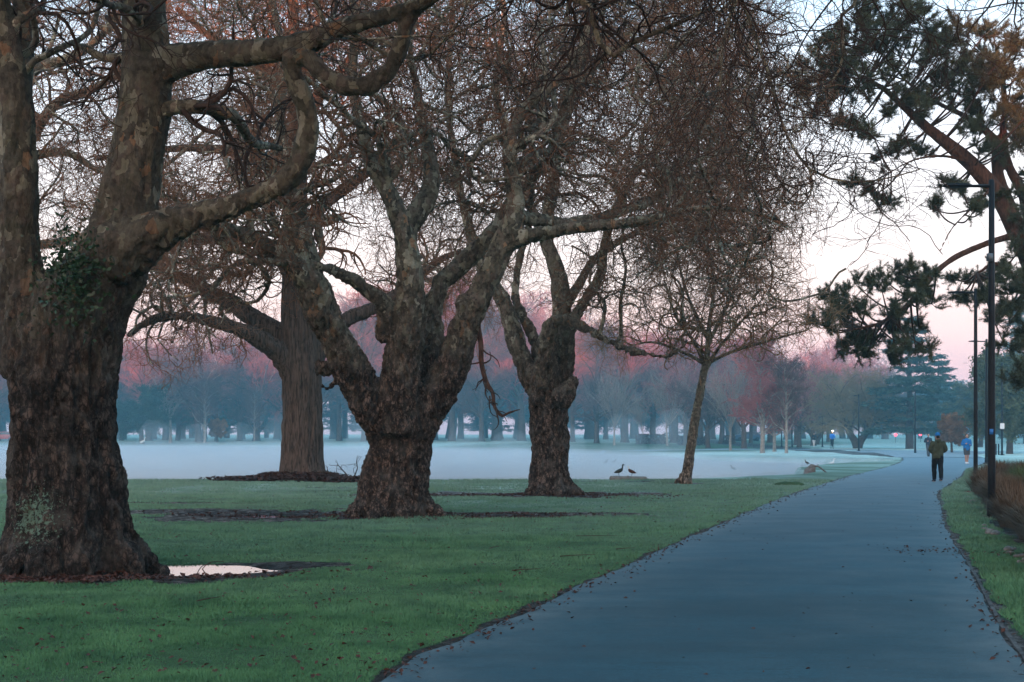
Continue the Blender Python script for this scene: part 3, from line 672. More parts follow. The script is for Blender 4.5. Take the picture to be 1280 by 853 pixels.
crown('crown', t, L0, R0, [(140, (2.0, 4.6), (35, 80), .52, 18, .04, .26, .028, .12), (2400, (.9, 2.0), (30, 80), .5, 11, .14, .30, .009, -.03), (15000, (.45, 1.1), (30, 75), .6, 8, .2, .32, .0052, -.1), (26000, (.2, .5), (30, 70), .7, 5, .2, .32, .0038, -.1)],
      [M['bough'], M['twig']], k3, balls=700, bough_levels=2)

# back tree with straight furrowed trunk
D = 52.6
t = thing('broad_tree', 'tree with a straight furrowed trunk and low sweeping limbs at the lake edge', 'tree', (*TREES['tb'], 0))
AB = [limb([(378, 601, 66), (378, 585, 56), (378, 560, 53), (378, 500, 52), (376, 450, 52), (374, 400, 48), (373, 350, 42), (371, 300, 36), (369, 250, 31), (372, 180, 26), (370, 100, 20), (366, 10, 14), (362, -70, 10)], D, D),
      limb([(372, 470, 40), (348, 442, 28), (325, 424, 24), (304, 414, 20), (272, 404, 17), (238, 397, 15), (204, 396, 12), (178, 406, 9), (160, 420, 6)], D, D-3),
      limb([(368, 430, 34), (340, 412, 26), (314, 396, 24), (289, 378, 22), (262, 366, 20), (238, 352, 18), (204, 338, 13), (180, 335, 9)], D+.4, D+1.5),
      limb([(382, 470, 36), (404, 430, 22), (432, 400, 18), (470, 384, 16), (520, 350, 12), (560, 320, 9), (600, 315, 6)], D, D+2),
      limb([(372, 350, 28), (345, 318, 20), (310, 300, 16), (270, 300, 13), (230, 300, 9), (190, 310, 6)], D, D-2),
      limb([(371, 300, 26), (400, 260, 18), (440, 230, 15), (490, 190, 11), (530, 160, 7)], D, D+2),
      limb([(369, 250, 24), (340, 210, 17), (290, 190, 14), (240, 185, 11), (180, 190, 8), (120, 200, 5)], D, D+1),
      limb([(372, 180, 20), (400, 120, 14), (440, 70, 11), (480, 0, 8)], D, D-2),
      limb([(370, 130, 18), (330, 90, 13), (280, 60, 10), (220, 10, 7)], D, D-2)]
def exb(acc): roots(acc, *TREES['tb'], .62, 8, .2, .55, .7, 4)
tk = trunk_mesh(t, AB, .055, M['bark_back'], (.04, 1.2), (.04, 4.5), 8, extra=exb, zs=.12)
L0, R0 = stack([a_[6:] for a_ in AB], 24)
kb = lambda p: (p[:, 2] > np.where(p[:, 0] < -8.6, 3.6, 4.6)+.6*np.sin(p[:, 0]*1.7)) & (p[:, 2] < 18.5) & (p[:, 0] > -17)
crown('crown', t, L0, R0, [(150, (2.2, 4.4), (35, 85), .38, 15, .05, .27, .022, .1), (1800, (1.0, 2.3), (30, 80), .5, 10, .1, .32, .011, 0), (10000, (.5, 1.2), (30, 75), .6, 7, .15, .34, .0062, -.05), (18000, (.25, .6), (30, 70), .7, 4, .2, .34, .0048, -.1)],
      [M['bough'], M['twig']], kb)

# tree mostly outside the left edge
D = 41.
t = thing('broad_tree', 'bare tree whose boughs reach in from beyond the left edge behind the giant trunk', 'tree', (*TREES['tl'], 0))
AL = [limb([(-120, 618, 70), (-118, 560, 52), (-116, 480, 48), (-110, 400, 42), (-104, 300, 36), (-100, 180, 28), (-96, 40, 20), (-90, -80, 12)], D, D),
      limb([(-108, 340, 30), (-40, 270, 20), (20, 200, 17), (70, 130, 14), (120, 110, 11), (190, 60, 8)], D, D+1),
      limb([(-104, 260, 26), (-40, 160, 18), (40, 90, 15), (110, 60, 11), (180, -20, 8)], D, D-3),
      limb([(-112, 420, 28), (-60, 340, 20), (0, 310, 16), (60, 305, 12), (120, 290, 9), (190, 250, 6)], D, D+3),
      limb([(-98, 120, 22), (-20, 20, 15), (60, -30, 11), (140, -60, 8)], D, D+1),
      limb([(20, 200, 15), (80, 190, 11), (130, 215, 9), (200, 210, 7), (260, 160, 5)], D, D)]
def exl(acc): roots(acc, *TREES['tl'], .55, 7, .18, .5, .7, 5)
trunk_mesh(t, AL, .06, M['bark3'], (.05, 1.5), (.04, 4.5), 6, extra=exl)
L0, R0 = stack([a_[6:] for a_ in AL], 24)
crown('crown', t, L0, R0, [(120, (1.8, 3.8), (35, 80), .38, 14, .02, .27, .018, .15), (1500, (.9, 1.9), (30, 75), .5, 9, .08, .32, .009, 0), (9000, (.45, 1.0), (30, 75), .6, 7, .25, .3, .0058, -.05), (9000, (.2, .5), (30, 70), .7, 4, .3, .3, .0044, -.1)],
      [M['bough'], M['twig']], lambda p: (p[:, 2] > 4.6+.5*np.sin(p[:, 0]*1.7)) & (p[:, 2] < 15.5) & (p[:, 0] < -6) & (p[:, 0] > -21))

# 4: thin leaning tree at the shore
D = 49.2
t = thing('young_tree', 'slender leaning tree with thin pale trunk and fan of drooping twigs', 'tree', (*TREES['t4'], 0))
A4 = [limb([(857, 607, 18), (858, 598, 14.5), (862, 570, 13.5), (868, 530, 12.5), (875, 492, 11), (880, 464, 10), (884, 446, 8), (886, 410, 6), (892, 360, 5), (884, 300, 3.5)], D, D),
      limb([(882, 462, 7), (898, 436, 5), (925, 404, 4), (955, 372, 2.5)], D, D-1), limb([(882, 458, 7), (868, 428, 5), (846, 398, 4), (830, 350, 2.5)], D, D+1),
      limb([(883, 455, 6), (915, 440, 5), (962, 426, 4), (1012, 412, 2.5)], D, D-.5), limb([(882, 455, 6), (852, 440, 4), (815, 428, 3.5), (775, 436, 2)], D, D-1),
      limb([(885, 430, 6), (910, 380, 4.5), (935, 320, 3.5), (945, 260, 2.5)], D, D+1), limb([(885, 425, 6), (860, 370, 4), (846, 310, 3), (850, 260, 2)], D, D-1)]
def ex4(acc): roots(acc, *TREES['t4'], .17, 6, .08, .2, .25, 6)
trunk_mesh(t, A4, .03, M['bark4'], (.015, 3), (.008, 9), 5, extra=ex4)
L0, R0 = stack([a_[12:] for a_ in A4[:1]]+[a_[4:] for a_ in A4[1:]], 16)
crown('crown', t, L0, R0, [(110, (1.3, 3.0), (35, 85), .6, 12, .05, .27, .010, .1), (1300, (.7, 1.5), (30, 75), .6, 9, .12, .32, .0065, -.03), (3800, (.35, .8), (30, 75), .7, 6, .2, .34, .0045, -.1)],
      [M['twig_olive'], M['twig_olive']], lambda p: (p[:, 2] > 3.9+.3*np.sin(p[:, 0]*3)) & (p[:, 2] < 10.5), balls=120, tmin0=.1)

# pine at the right edge
D = 55.
WS = .80
t = thing('pine_tree', 'tall pine leaning in from the right edge with dark tufted clumps and lit orange bark', 'tree', (*TREES['pine'], 0))
AP = [limb([(1335, 603, 58), (1330, 540, 44), (1320, 460, 38), (1304, 380, 34), (1286, 320, 32), (1269, 285, 31), (1254, 252, 29), (1232, 224, 26), (1209, 200, 24), (1182, 178, 20), (1152, 154, 15), (1124, 128, 11), (1096, 105, 8), (1060, 90, 5)], D, D),
      limb([(1266, 270, 24), (1250, 230, 20), (1246, 205, 18), (1245, 180, 16), (1228, 160, 12), (1200, 142, 9), (1170, 128, 7), (1130, 100, 5)], D+.5, D+2),
      limb([(1290, 280, 22), (1278, 240, 17), (1262, 210, 14), (1254, 176, 13), (1256, 130, 10), (1250, 80, 8)], D+.6, D+1.5),
      limb([(1276, 292, 16), (1255, 298, 11), (1235, 304, 10.5), (1194, 322, 10), (1164, 346, 9), (1137, 379, 8), (1100, 404, 7), (1066, 412, 5)], D-.3, D-2),
      limb([(1300, 400, 16), (1270, 350, 11), (1245, 330, 8), (1222, 342, 5)], D, D-1),
      limb([(1215, 205, 7), (1185, 196, 6), (1150, 198, 5), (1122, 210, 4), (1098, 228, 3)], D-.2, D-1.5),
      limb([(1240, 235, 6), (1215, 260, 5), (1190, 286, 4), (1172, 320, 3)], D-.2, D-1)]
trunk_mesh(t, AP, .06, M['pine_bark'], (.03, 1.5), (.02, 5), 5, extra=lambda acc: roots(acc, *TREES['pine'], .6, 6, .2, .5, .6, 7))
CL = [(1010, 90, 26), (1040, 60, 30), (1075, 45, 34), (1110, 60, 40), (1090, 95, 38), (1140, 40, 40), (1150, 90, 38), (1185, 60, 36), (1190, 110, 34), (1060, 110, 30), (1120, 130, 26), (1215, 90, 30), (1240, 70, 34), (1265, 100, 36), (1255, 150, 30), (1225, 140, 22), (1290, 70, 36),
      (1020, 130, 22), (1000, 110, 18), (1060, 160, 20), (1090, 165, 18), (1130, 180, 18), (1100, 200, 14), (1155, 195, 14), (1225, 190, 16), (1190, 45, 34), (1130, 15, 26), (1075, 20, 22), (1285, 130, 30), (1270, 185, 22), (1240, 120, 26), (1160, 130, 22), (1210, 165, 16),
      (1100, 258, 14), (1085, 240, 10), (1070, 230, 10), (1180, 232, 16), (1225, 255, 12), (1215, 268, 12), (1195, 240, 10), (1165, 262, 9),
      (1040, 385, 20), (1030, 410, 18), (1050, 430, 20), (1075, 420, 22), (1065, 390, 20), (1085, 365, 22), (1105, 350, 20), (1130, 350, 22), (1150, 365, 20), (1165, 380, 18), (1110, 395, 22), (1095, 430, 18), (1130, 420, 20), (1145, 440, 16), (1040, 370, 14), (1160, 345, 16), (1120, 440, 16), (1075, 442, 14),
      (1205, 355, 12), (1195, 372, 12), (1225, 350, 14), (1240, 370, 16), (1260, 345, 20), (1280, 370, 26), (1265, 400, 20), (1285, 430, 28), (1275, 310, 24), (1290, 260, 26), (1275, 245, 18), (1240, 400, 14), (1265, 380, 18), (1290, 340, 28), (1255, 430, 16), (1290, 470, 26), (1295, 220, 22), (1225, 372, 10)]
allp = np.concatenate([a_[8:, :] for a_ in AP]); nd = Acc(); br = Acc(); nC = []; nR = []
for L in AP: pass
CL2 = []
for (px, py, r) in CL:
    CL2.append((px, py, r*.72))
    for q in range((3 if py < 200 else 2) if r > 18 else 1):
        a_ = rs.random()*6.283; d_ = r*(.6+.5*rs.random()); CL2.append((px+d_*1.15*math.cos(a_), py+d_*.7*math.sin(a_), r*(.42+.2*rs.random())))
for (px, py, r) in CL2:
    Dc = D+rs.uniform(-2.2, 2.2)+(0 if py < 330 else -.8); c_ = P(px, py, Dc); r = r*Dc/F*.92
    j = np.argmin(np.linalg.norm(allp[:, :3]-c_, axis=1)); a0 = allp[j]
    m_ = (a0[:3]+c_)/2+[0, 0, -.15]; br.tube(spline([(*a0[:3], min(.05, a0[3]*.6)), (*m_, .035), (*c_, .02)], 8), 5)
    nb_ = int(7*(r/.8)**1.3)+4; K_ = 8
    d_ = nrm(nrm(rs.standard_normal((nb_, 3)))*[1, 1, .75]+[0, 0, .18]); Cb = np.empty((nb_, K_, 3)); p_ = np.repeat(c_[None], nb_, 0)+.15*r*rs.standard_normal((nb_, 3)); Lb = r*(.7+.75*rs.random((nb_, 1))); cu_ = np.zeros((nb_, 3))
    for k in range(K_):
        Cb[:, k] = p_; cu_ = .5*cu_+.16*rs.standard_normal((nb_, 3)); d_ = nrm(d_+cu_+[0, 0, .06]); p_ = p_+d_*Lb/(K_-1)
    V, Q = tubes(Cb, np.linspace(.016, .005, K_)[None]*np.ones((nb_, 1)), 3); br.add(V, Q)
    C2, R2 = spawn(Cb, np.full((nb_, K_), .01), nb_*5, .25, 1., (.15, .42), (30, 60), .6, 4, -.1, .15, .5, 1, None, .1)
    V, Q = tubes(C2, np.full((len(C2), 4), .005), 3); br.add(V, Q)
    for Ct in (Cb[:, 3:], C2[:, 1:]):
        tp = Ct.reshape(-1, 3); sc_ = nrm(np.gradient(Ct, axis=1)).reshape(-1, 3); nt = len(tp); nn_ = 20
        L_ = .11+.09*rs.random((nt, nn_, 1)); dirs = nrm(sc_[:, None]*.7+nrm(rs.standard_normal((nt, nn_, 3)))*.8+[0, 0, .15])
        b0 = tp[:, None]+sc_[:, None]*(.10*(rs.random((nt, nn_, 1))-.5)); tip = b0+dirs*L_
        sd = nrm(np.cross(dirs, rs.standard_normal((nt, nn_, 3))))*.008
        V = np.stack([b0-sd, b0+sd, tip], 2).reshape(-1, 3); nd.add(V, None, np.arange(len(V)).reshape(-1, 3))
nd.build('crown', M['needle'], t, smooth=False); br.build('branch', M['twig_dark'], t)

# ------------------------------------------------------------------ far trees: prototypes
def proto(style, H, mats, seed, name, label, group):
    g_ = np.random.default_rng(seed); t = thing(name, label, 'tree', (0, 0, 0), group); acc = Acc()
    def lv(C, Rr, n, t0, ln, ang, rat, K, grav, curl, rmin, up):
        c, r = spawn(C, Rr, n, t0, 1., ln, ang, rat, K, grav, curl, .4, 1, None, up, g_); return c, np.maximum(r, rmin)
    if style in ('round', 'tall', 'vase', 'dead'):
        th = {'round': .55, 'tall': .88, 'vase': .24, 'dead': .5}[style]*H; r0 = H*{'round': .030, 'tall': .018, 'vase': .016, 'dead': .02}[style]
        pts = [(0, 0, -.3, r0*1.5), (0, 0, .3, r0*1.1), (H*.01*g_.standard_normal(), 0, th*.45, r0*.85), (H*.02*g_.standard_normal(), H*.01, th*.8, r0*.55), (H*.02, 0, th, r0*.25)]
        tp = spline(pts, 12); Acc().tube(tp, 8).build('trunk', mats[0], t)
        C = tp[None, :, :3]; Rr = tp[None, :, 3]
        if style == 'round': pl_ = [(20, .36, (H*.28, H*.48), (35, 75), .55, 8, -.05, .12, .05, .45), (190, .2, (H*.12, H*.24), (25, 60), .5, 6, -.05, .16, .028, .15), (1500, .2, (H*.05, H*.11), (25, 60), .6, 5, 0, .2, .017, .1), (6500, .2, (H*.02, H*.055), (25, 60), .7, 4, 0, .2, .013, .05)]
        if style == 'tall': pl_ = [(46, .22, (H*.12, H*.30), (45, 75), .45, 8, -.1, .12, .04, .25), (330, .2, (H*.06, H*.14), (25, 60), .5, 6, -.05, .16, .022, .15), (2300, .2, (H*.03, H*.07), (25, 60), .6, 5, 0, .2, .015, .1), (5000, .2, (H*.015, H*.04), (25, 60), .7, 3, 0, .2, .012, .05)]
        if style == 'vase': pl_ = [(16, .72, (H*.5, H*.75), (14, 42), .5, 9, -.05, .08, .032, .5), (150, .2, (H*.16, H*.32), (15, 45), .5, 7, -.1, .13, .016, .3), (900, .2, (H*.06, H*.14), (20, 55), .6, 5, 0, .18, .010, .1)]
        if style == 'dead': pl_ = [(11, .55, (H*.28, H*.5), (30, 70), .7, 10, -.1, .3, .07, .3), (60, .2, (H*.1, H*.22), (30, 70), .6, 7, 0, .3, .04, .2), (260, .2, (H*.04, H*.1), (30, 70), .6, 5, 0, .3, .02, .1)]
        for l, (n, t0, ln, ang, rat, K, gr, cu, rm, u_) in enumerate(pl_):
            C, Rr = lv(C, Rr, n, t0, ln, ang, rat, K, gr, cu, rm, u_)
            if l > 0: m = (C[:, -1, 2] > H*.16) & (C[:, -1, 2] < H*1.02); C, Rr = C[m], Rr[m]
            V, Q = tubes(C, Rr, 5 if l == 0 else 3); acc.add(V, Q, None, 0 if l == 0 else 1)
        acc.build('crown', mats, t)
    elif style == 'willow':
        for k in range(4):
            a = k*1.6+.4; tp = spline([(0, 0, -.2, .5), (.3*math.cos(a), .3*math.sin(a), .8, .42), (1.4*math.cos(a), 1.1*math.sin(a), 2.2, .26), (2.6*math.cos(a), 2*math.sin(a), H*.45, .14)], 10)
            if k == 0: C = [tp]
            else: C.append(tp)
        ta = Acc(); [ta.tube(q, 8) for q in C]; ta.build('trunk', mats[0], t)
        C, Rr = stack(C, 10)
        for l, (n, t0, ln, ang, rat, K, gr, cu, rm, u_) in enumerate([(44, .35, (H*.28, H*.56), (15, 80), .5, 9, .10, .12, .04, .35), (420, .2, (H*.14, H*.26), (20, 60), .5, 7, .1, .14, .020, .1), (3600, .2, (H*.06, H*.15), (20, 55), .6, 5, .18, .14, .014, 0), (9000, .2, (H*.03, H*.08), (20, 50), .7, 4, .3, .14, .012, 0)]):
            C, Rr = lv(C, Rr, n, t0, ln, ang, rat, K, gr, cu, rm, u_); m = C[:, -1, 2] > H*.12; C, Rr = C[m], Rr[m]
            V, Q = tubes(C, Rr, 3); acc.add(V, Q, None, 0 if l == 0 else 1)
        acc.build('crown', mats, t)
    elif style in ('conifer', 'cedar'):
        tp = spline([(0, 0, -.3, H*.028), (0, 0, H*.5, H*.016), (.02*H, 0, H*.99, .03)], 10); Acc().tube(tp, 8).build('trunk', mats[0], t)
        nb = 150; zz = H*(.12+.86*g_.random(nb)**.9); an = g_.random(nb)*6.283; prof = (1-zz/H)**.75; ln = H*(.36 if style == 'cedar' else .26)*prof*(.6+.6*g_.random(nb))+.25
        if style == 'cedar': zz = np.round(zz/(H*.075))*(H*.075)+.15*g_.standard_normal(nb)
        K = 7; s = np.linspace(0, 1, K); sag = (.05 if style == 'cedar' else -.22)
        C = np.stack([ln[:, None]*s*np.cos(an)[:, None], ln[:, None]*s*np.sin(an)[:, None], zz[:, None]+ln[:, None]*(sag*s+(.10*s*s if style == 'conifer' else -.12*s*s))], -1)
        V, Q = tubes(C, np.linspace(.06, .02, K)[None]*np.ones((nb, 1)), 4); acc.add(V, Q, None, 0)
        c2, r2 = spawn(C, np.full((nb, K), .04), 2300, .15, 1., (.25, H*.075), (40, 80), .6, 4, .25, .1, .5, 1, None, -.05, g_)
        c2[..., 2] = c2[:, :1, 2]+(c2[..., 2]-c2[:, :1, 2])*.4
        nt = 26; b0 = c2[:, 1:, None].repeat(nt//3, 2).reshape(-1, 3); n_ = len(b0); d_ = nrm(g_.standard_normal((n_, 3))*[1, 1, .5]); sd = nrm(np.cross(d_, g_.standard_normal((n_, 3))))*.05
        tip = b0+d_*(.18+.22*g_.random((n_, 1))); V = np.stack([b0-sd, b0+sd, tip], 1).reshape(-1, 3); acc.add(V, None, np.arange(len(V)).reshape(-1, 3), 1)
        acc.build('crown', mats, t)
    elif style == 'leafy':
        tp = spline([(0, 0, -.3, H*.035), (.02*H, 0, H*.3, H*.025), (0, .02*H, H*.7, .06)], 10); Acc().tube(tp, 8).build('trunk', mats[0], t)
        C = tp[None, :, :3]; Rr = tp[None, :, 3]
        C, Rr = lv(C, Rr, 26, .25, (H*.25, H*.45), (35, 80), .6, 8, .0, .15, .05, .35); V, Q = tubes(C, Rr, 4); acc.add(V, Q, None, 0)
        C, Rr = lv(C, Rr, 260, .3, (H*.08, H*.2), (25, 70), .6, 6, .1, .15, .03, .05); V, Q = tubes(C, Rr, 3); acc.add(V, Q, None, 0)
        b0 = C[:, 1:, None].repeat(34, 2).reshape(-1, 3); n_ = len(b0); b0 = b0+g_.standard_normal((n_, 3))*H*.022*[1, 1, 1.1]; d_ = nrm(g_.standard_normal((n_, 3))); e_ = nrm(np.cross(d_, g_.standard_normal((n_, 3))))
        s_ = .10+.10*g_.random((n_, 1)); V = np.stack([b0-d_*s_, b0-e_*s_*.5, b0+d_*s_, b0+e_*s_*.5], 1).reshape(-1, 3); acc.add(V, np.arange(len(V)).reshape(-1, 4), None, 1)
        acc.build('crown', mats, t)
    t['H'] = float(max(v[2] for c_ in t.children for v in c_.bound_box))
    return t

used = set()
def place(pr_, px, py_base, D, Htgt, label=None, wid=1., group=None, rz=None):
    x = (px-640)/F*D; z = gz1(x, D); s = Htgt/pr_['H']
    rz = rs.uniform(0, 6.28) if rz is None else rz
    if pr_.name not in used:
        used.add(pr_.name); pr_.location = (x, D, z); pr_.rotation_euler[2] = rz; pr_.scale = (s*wid, s*wid, s)
        if label: pr_['label'] = label
        if group: pr_['group'] = group
        elif label and 'group' in pr_: del pr_['group']
        return pr_
    c = copy_tree(pr_, (x, D, z), rz, (s*wid, s*wid, s), label, group)
    if label and not group and 'group' in c: del c['group']
    return c
GW = 'bare trees of the misty wood across the lake'; LW = 'bare tree of the misty wood standing across the lake'
red = [M['far_trunk'], M['far_twig_red']]; gry = [M['far_trunk'], M['far_twig']]; oli = [M['far_trunk'], M['far_twig_olive']]; pal = [M['far_pale'], M['far_pale']]
pR = [proto('round', 17, red, 101, 'bare_tree', LW, GW), proto('round', 18, red, 102, 'bare_tree', LW, GW), proto('round', 17, gry, 103, 'bare_tree', LW, GW), proto('tall', 19, red, 104, 'bare_tree', LW, GW), proto('tall', 18, gry, 105, 'bare_tree', LW, GW)]
GE = 'dark evergreens of the misty wood across the lake'; LE = 'dark evergreen in the misty wood across the lake'
pE = [proto('leafy', 14, [M['far_trunk'], M['far_green']], 111, 'evergreen_tree', LE, GE), proto('conifer', 18, [M['far_trunk'], M['far_green']], 112, 'evergreen_tree', LE, GE)]
pV = proto('vase', 11, pal, 121, 'pale_tree', '', None); pD = proto('dead', 12, pal, 122, 'dead_tree', '', None)
pW = proto('willow', 11, oli, 123, 'willow_tree', '', None); pC = proto('cedar', 15, [M['far_trunk'], M['cedar']], 124, 'cedar_tree', '', None)
pG = proto('leafy', 9, [M['far_trunk'], M['willow']], 125, 'leafy_tree', '', None); pT = proto('tall', 12, [M['far_pale'], M['far_twig']], 126, 'birch_tree', '', None)
pO = proto('leafy', 4.5, [M['far_trunk'], M['rust_leaf']], 127, 'small_tree', '', None); pM = proto('tall', 11, [M['far_pale'], M['far_twig_red']], 128, 'mottled_tree', '', None)

# first row, each with its own look
place(pD, 213, 552, 206, 11.5, 'dead tree with white forked branches across the lake, far left')
place(pT, 256, 552, 205, 12, 'thin pale birch just right of the white dead tree across the lake')
place(pT, 318, 551, 212, 9, 'small pale birch left of the furrowed trunk, across the lake', .8)
place(pO, 271, 551, 208, 3.6, 'low rusty bush-like tree beside the thin birch across the lake')
place(pV, 768, 558, 178, 10.5, 'vase shaped pale tree across the lake between the upright trunks', .85)
place(pV, 834, 558, 176, 10.8, 'pale many-branched tree just left of the slender leaning tree', .95)
place(pV, 803, 556, 190, 7.5, 'smaller pale tree between the two vase shaped ones', .7)
place(pR[2], 885, 558, 158, 9.2, 'grey bare tree right of the slender leaning trunk')
place(pV, 913, 564, 136, 9.5, 'short trunk tree splitting low, left of the mottled stem', .9)
place(pM, 953, 566, 122, 10.5, 'tall tree with mottled pale and rust trunk at the far bank')
place(pM, 968, 564, 131, 8.4, 'stout reddish trunk tree right behind the mottled one')
place(pT, 983, 566, 120, 9.0, 'white barked birch at the right end of the far bank', .8)
place(pR[0], 930, 560, 150, 9.6, 'reddish bare tree behind the mottled trunk')
place(pR[1], 999, 556, 165, 9.4, 'reddish bare tree right of the white birch', 1.)
place(pW, 1072, 561, 155, 10.2, 'broad olive willow dome left of the dark cedar', 1.18, rz=.3)
place(pW, 1020, 556, 185, 9.6, 'low willow dome behind the cyclist', 1., rz=2)
place(pC, 1137, 562, 150, 14.2, 'layered blue green cedar behind the walkers on the path', 1.15)
place(pC, 1172, 556, 175, 11.5, 'smaller cedar close behind the layered blue green cedar', 1.2)
place(pO, 1190, 566, 124, 3.6, 'small rust leaved tree between the two walkers facing us')
place(pG, 1262, 566, 118, 9.2, 'olive green spreading tree with many stems behind the lamp posts', 1.05)
place(pG, 1225, 560, 165, 8.2, 'dull green tree behind the many-stemmed olive tree', 1.3)
place(pC, 1285, 560, 190, 20, 'tall dark cedar at the right edge behind the pine', 1.2)
place(pE[0], 178, 553, 203, 9, 'dark evergreen shrub tree behind the white dead tree', 1.2)
place(pE[0], 222, 552, 222, 11, 'dark evergreen directly behind the white dead tree', 1.2)
place(pE[1], 300, 551, 222, 12, 'dark conifer behind the small pale birch', 1.4)
# the wood
def wtop(px, D): return CH+(HZ-np.interp(px, [-200, 130, 350, 430, 520, 610, 700, 800, 860, 1000, 1300], [380, 428, 432, 385, 350, 375, 398, 412, 428, 440, 450])+rs.uniform(-16, 22))*D/F
def wood(pr_, px, D, lab, w_, gr, k_=1.):
    return place(pr_, px, 0, D, max(7., wtop(px, D)*k_), lab, w_, gr)
for k in range(34):
    wood(pR[k % 5], -120+k*30+rs.uniform(-10, 10), rs.uniform(208, 232) if k < 28 else rs.uniform(190, 212), LW, 1.05, GW)
for k in range(34):
    wood(pR[(k*2+1) % 5], -150+k*38+rs.uniform(-14, 14), rs.uniform(238, 272), LW, 1.2, GW)
for k in range(34):
    wood(pE[k % 2 if k % 3 else 0], -160+k*45+rs.uniform(-16, 16), rs.uniform(282, 315), LE, 1.6, GE, .62)
for k in range(9):
    wood(pR[k % 5], 850+k*24+rs.uniform(-8, 8), rs.uniform(175, 205), LW, 1.05, GW, .9)
for o in (pR+pE+[pV, pD, pW, pC, pG, pT, pO, pM]):
    if o.name not in used: o.location = (0, 260, 0)

# ------------------------------------------------------------------ tussocks beside the path
def tussock(x, y, r, h, n, mat, label, name='tussock', group=None):
    z = gz1(x, y); o = thing(name, label, 'ornamental grass', (x, y, z), group)
    a = rs.random(n)*6.283; q = np.sqrt(rs.random(n))*r*.45; b = np.stack([q*np.cos(a), q*np.sin(a), 0*a-.02], -1)
    L = h*(.6+.6*rs.random(n)); out = (.15+.85*rs.random(n))*r*(.7+.5*rs.random(n)); a2 = a+.5*rs.standard_normal(n); dr_ = np.stack([np.cos(a2), np.sin(a2), 0*a2], -1)
    sd = np.stack([-np.sin(a2), np.cos(a2), 0*a2], -1)*(.0035+.0028*y/30)
    rows = []
    for s_, wd in ((0, 1), (.35, .9), (.7, .7), (1, .08)):
        c_ = b+dr_*(out*s_**1.5)[:, None]; c_[:, 2] += L*(s_-.42*s_**2.6*(out/r)); rows += [c_-sd*wd, c_+sd*wd]
    V = np.stack(rows, 1).reshape(-1, 3)+[x, y, z]; i = (np.arange(n)*8)[:, None]
    Q = np.concatenate([i+np.array([[0, 1, 3, 2]]), i+np.array([[2, 3, 5, 4]]), i+np.array([[4, 5, 7, 6]])])
    mk('foliage', V, Q, mat, o, smooth=False); return o
GT = 'brown tussock grasses planted along the right side of the path'; LT = 'brown fine-bladed tussock grass in the bed right of the path'
yk_ = [17.6, 18.9, 20.4, 22., 23.7, 25.4, 27.2, 29.2, 31.3, 33.6, 36., 38.6, 41.4, 44.4, 47.6, 51, 54.6, 58.4]
for k, y in enumerate(yk_):
    for c_ in range(3):
        x = pxr(y)+1.3+c_*1.1+rs.uniform(-.15, .15)+(.25 if k % 2 else 0); yy_ = y+rs.uniform(-.3, .3)
        if abs(x-9.9) < .3 and abs(yy_-29.4) < .5: continue
        s_ = rs.uniform(.85, 1.12)
        gr = (k in (9, 10, 12, 13) and c_ >= 1)
        tussock(x, yy_, .74*s_, (.74 if not gr else .95)*s_, 1500 if y < 34 else 800, M['green_tussock'] if gr else M['brown_grass'], 'greener taller tussock grass standing among the brown ones' if gr else LT, 'tussock', 'greener tussocks among the brown ones' if gr else GT)
for k in range(34):
    y = rs.uniform(18, 42); x = pxr(y)+.78+rs.uniform(-.10, .12); r = rs.uniform(.03, .08)
    a_ = Acc().ball((0, 0, 0), (r*1.3, r, r*.7), 10); V = np.concatenate(a_.V); V += nrm(V)*(.25*r*fbm(V*9+k, 2, 5))[:, None]
    o = mk('rock', V, np.concatenate(a_.Q), M['stone']); o.location = (x, y, gz1(x, y)+r*.3); o.rotation_euler[2] = rs.uniform(0, 6)
    tag(o, 'small grey brown edging stone between turf strip and tussocks', 'stone', 'edging stones of the tussock bed')
o = Acc(); o.box((7.75, 19.6, gz1(7.75, 19.6)+.02), (.07, 1.0, .05), .35); o = o.build('timber_edging', M['concrete'], smooth=False)
tag(o, 'short pale edging board lying by the nearest tussocks', 'edging board')

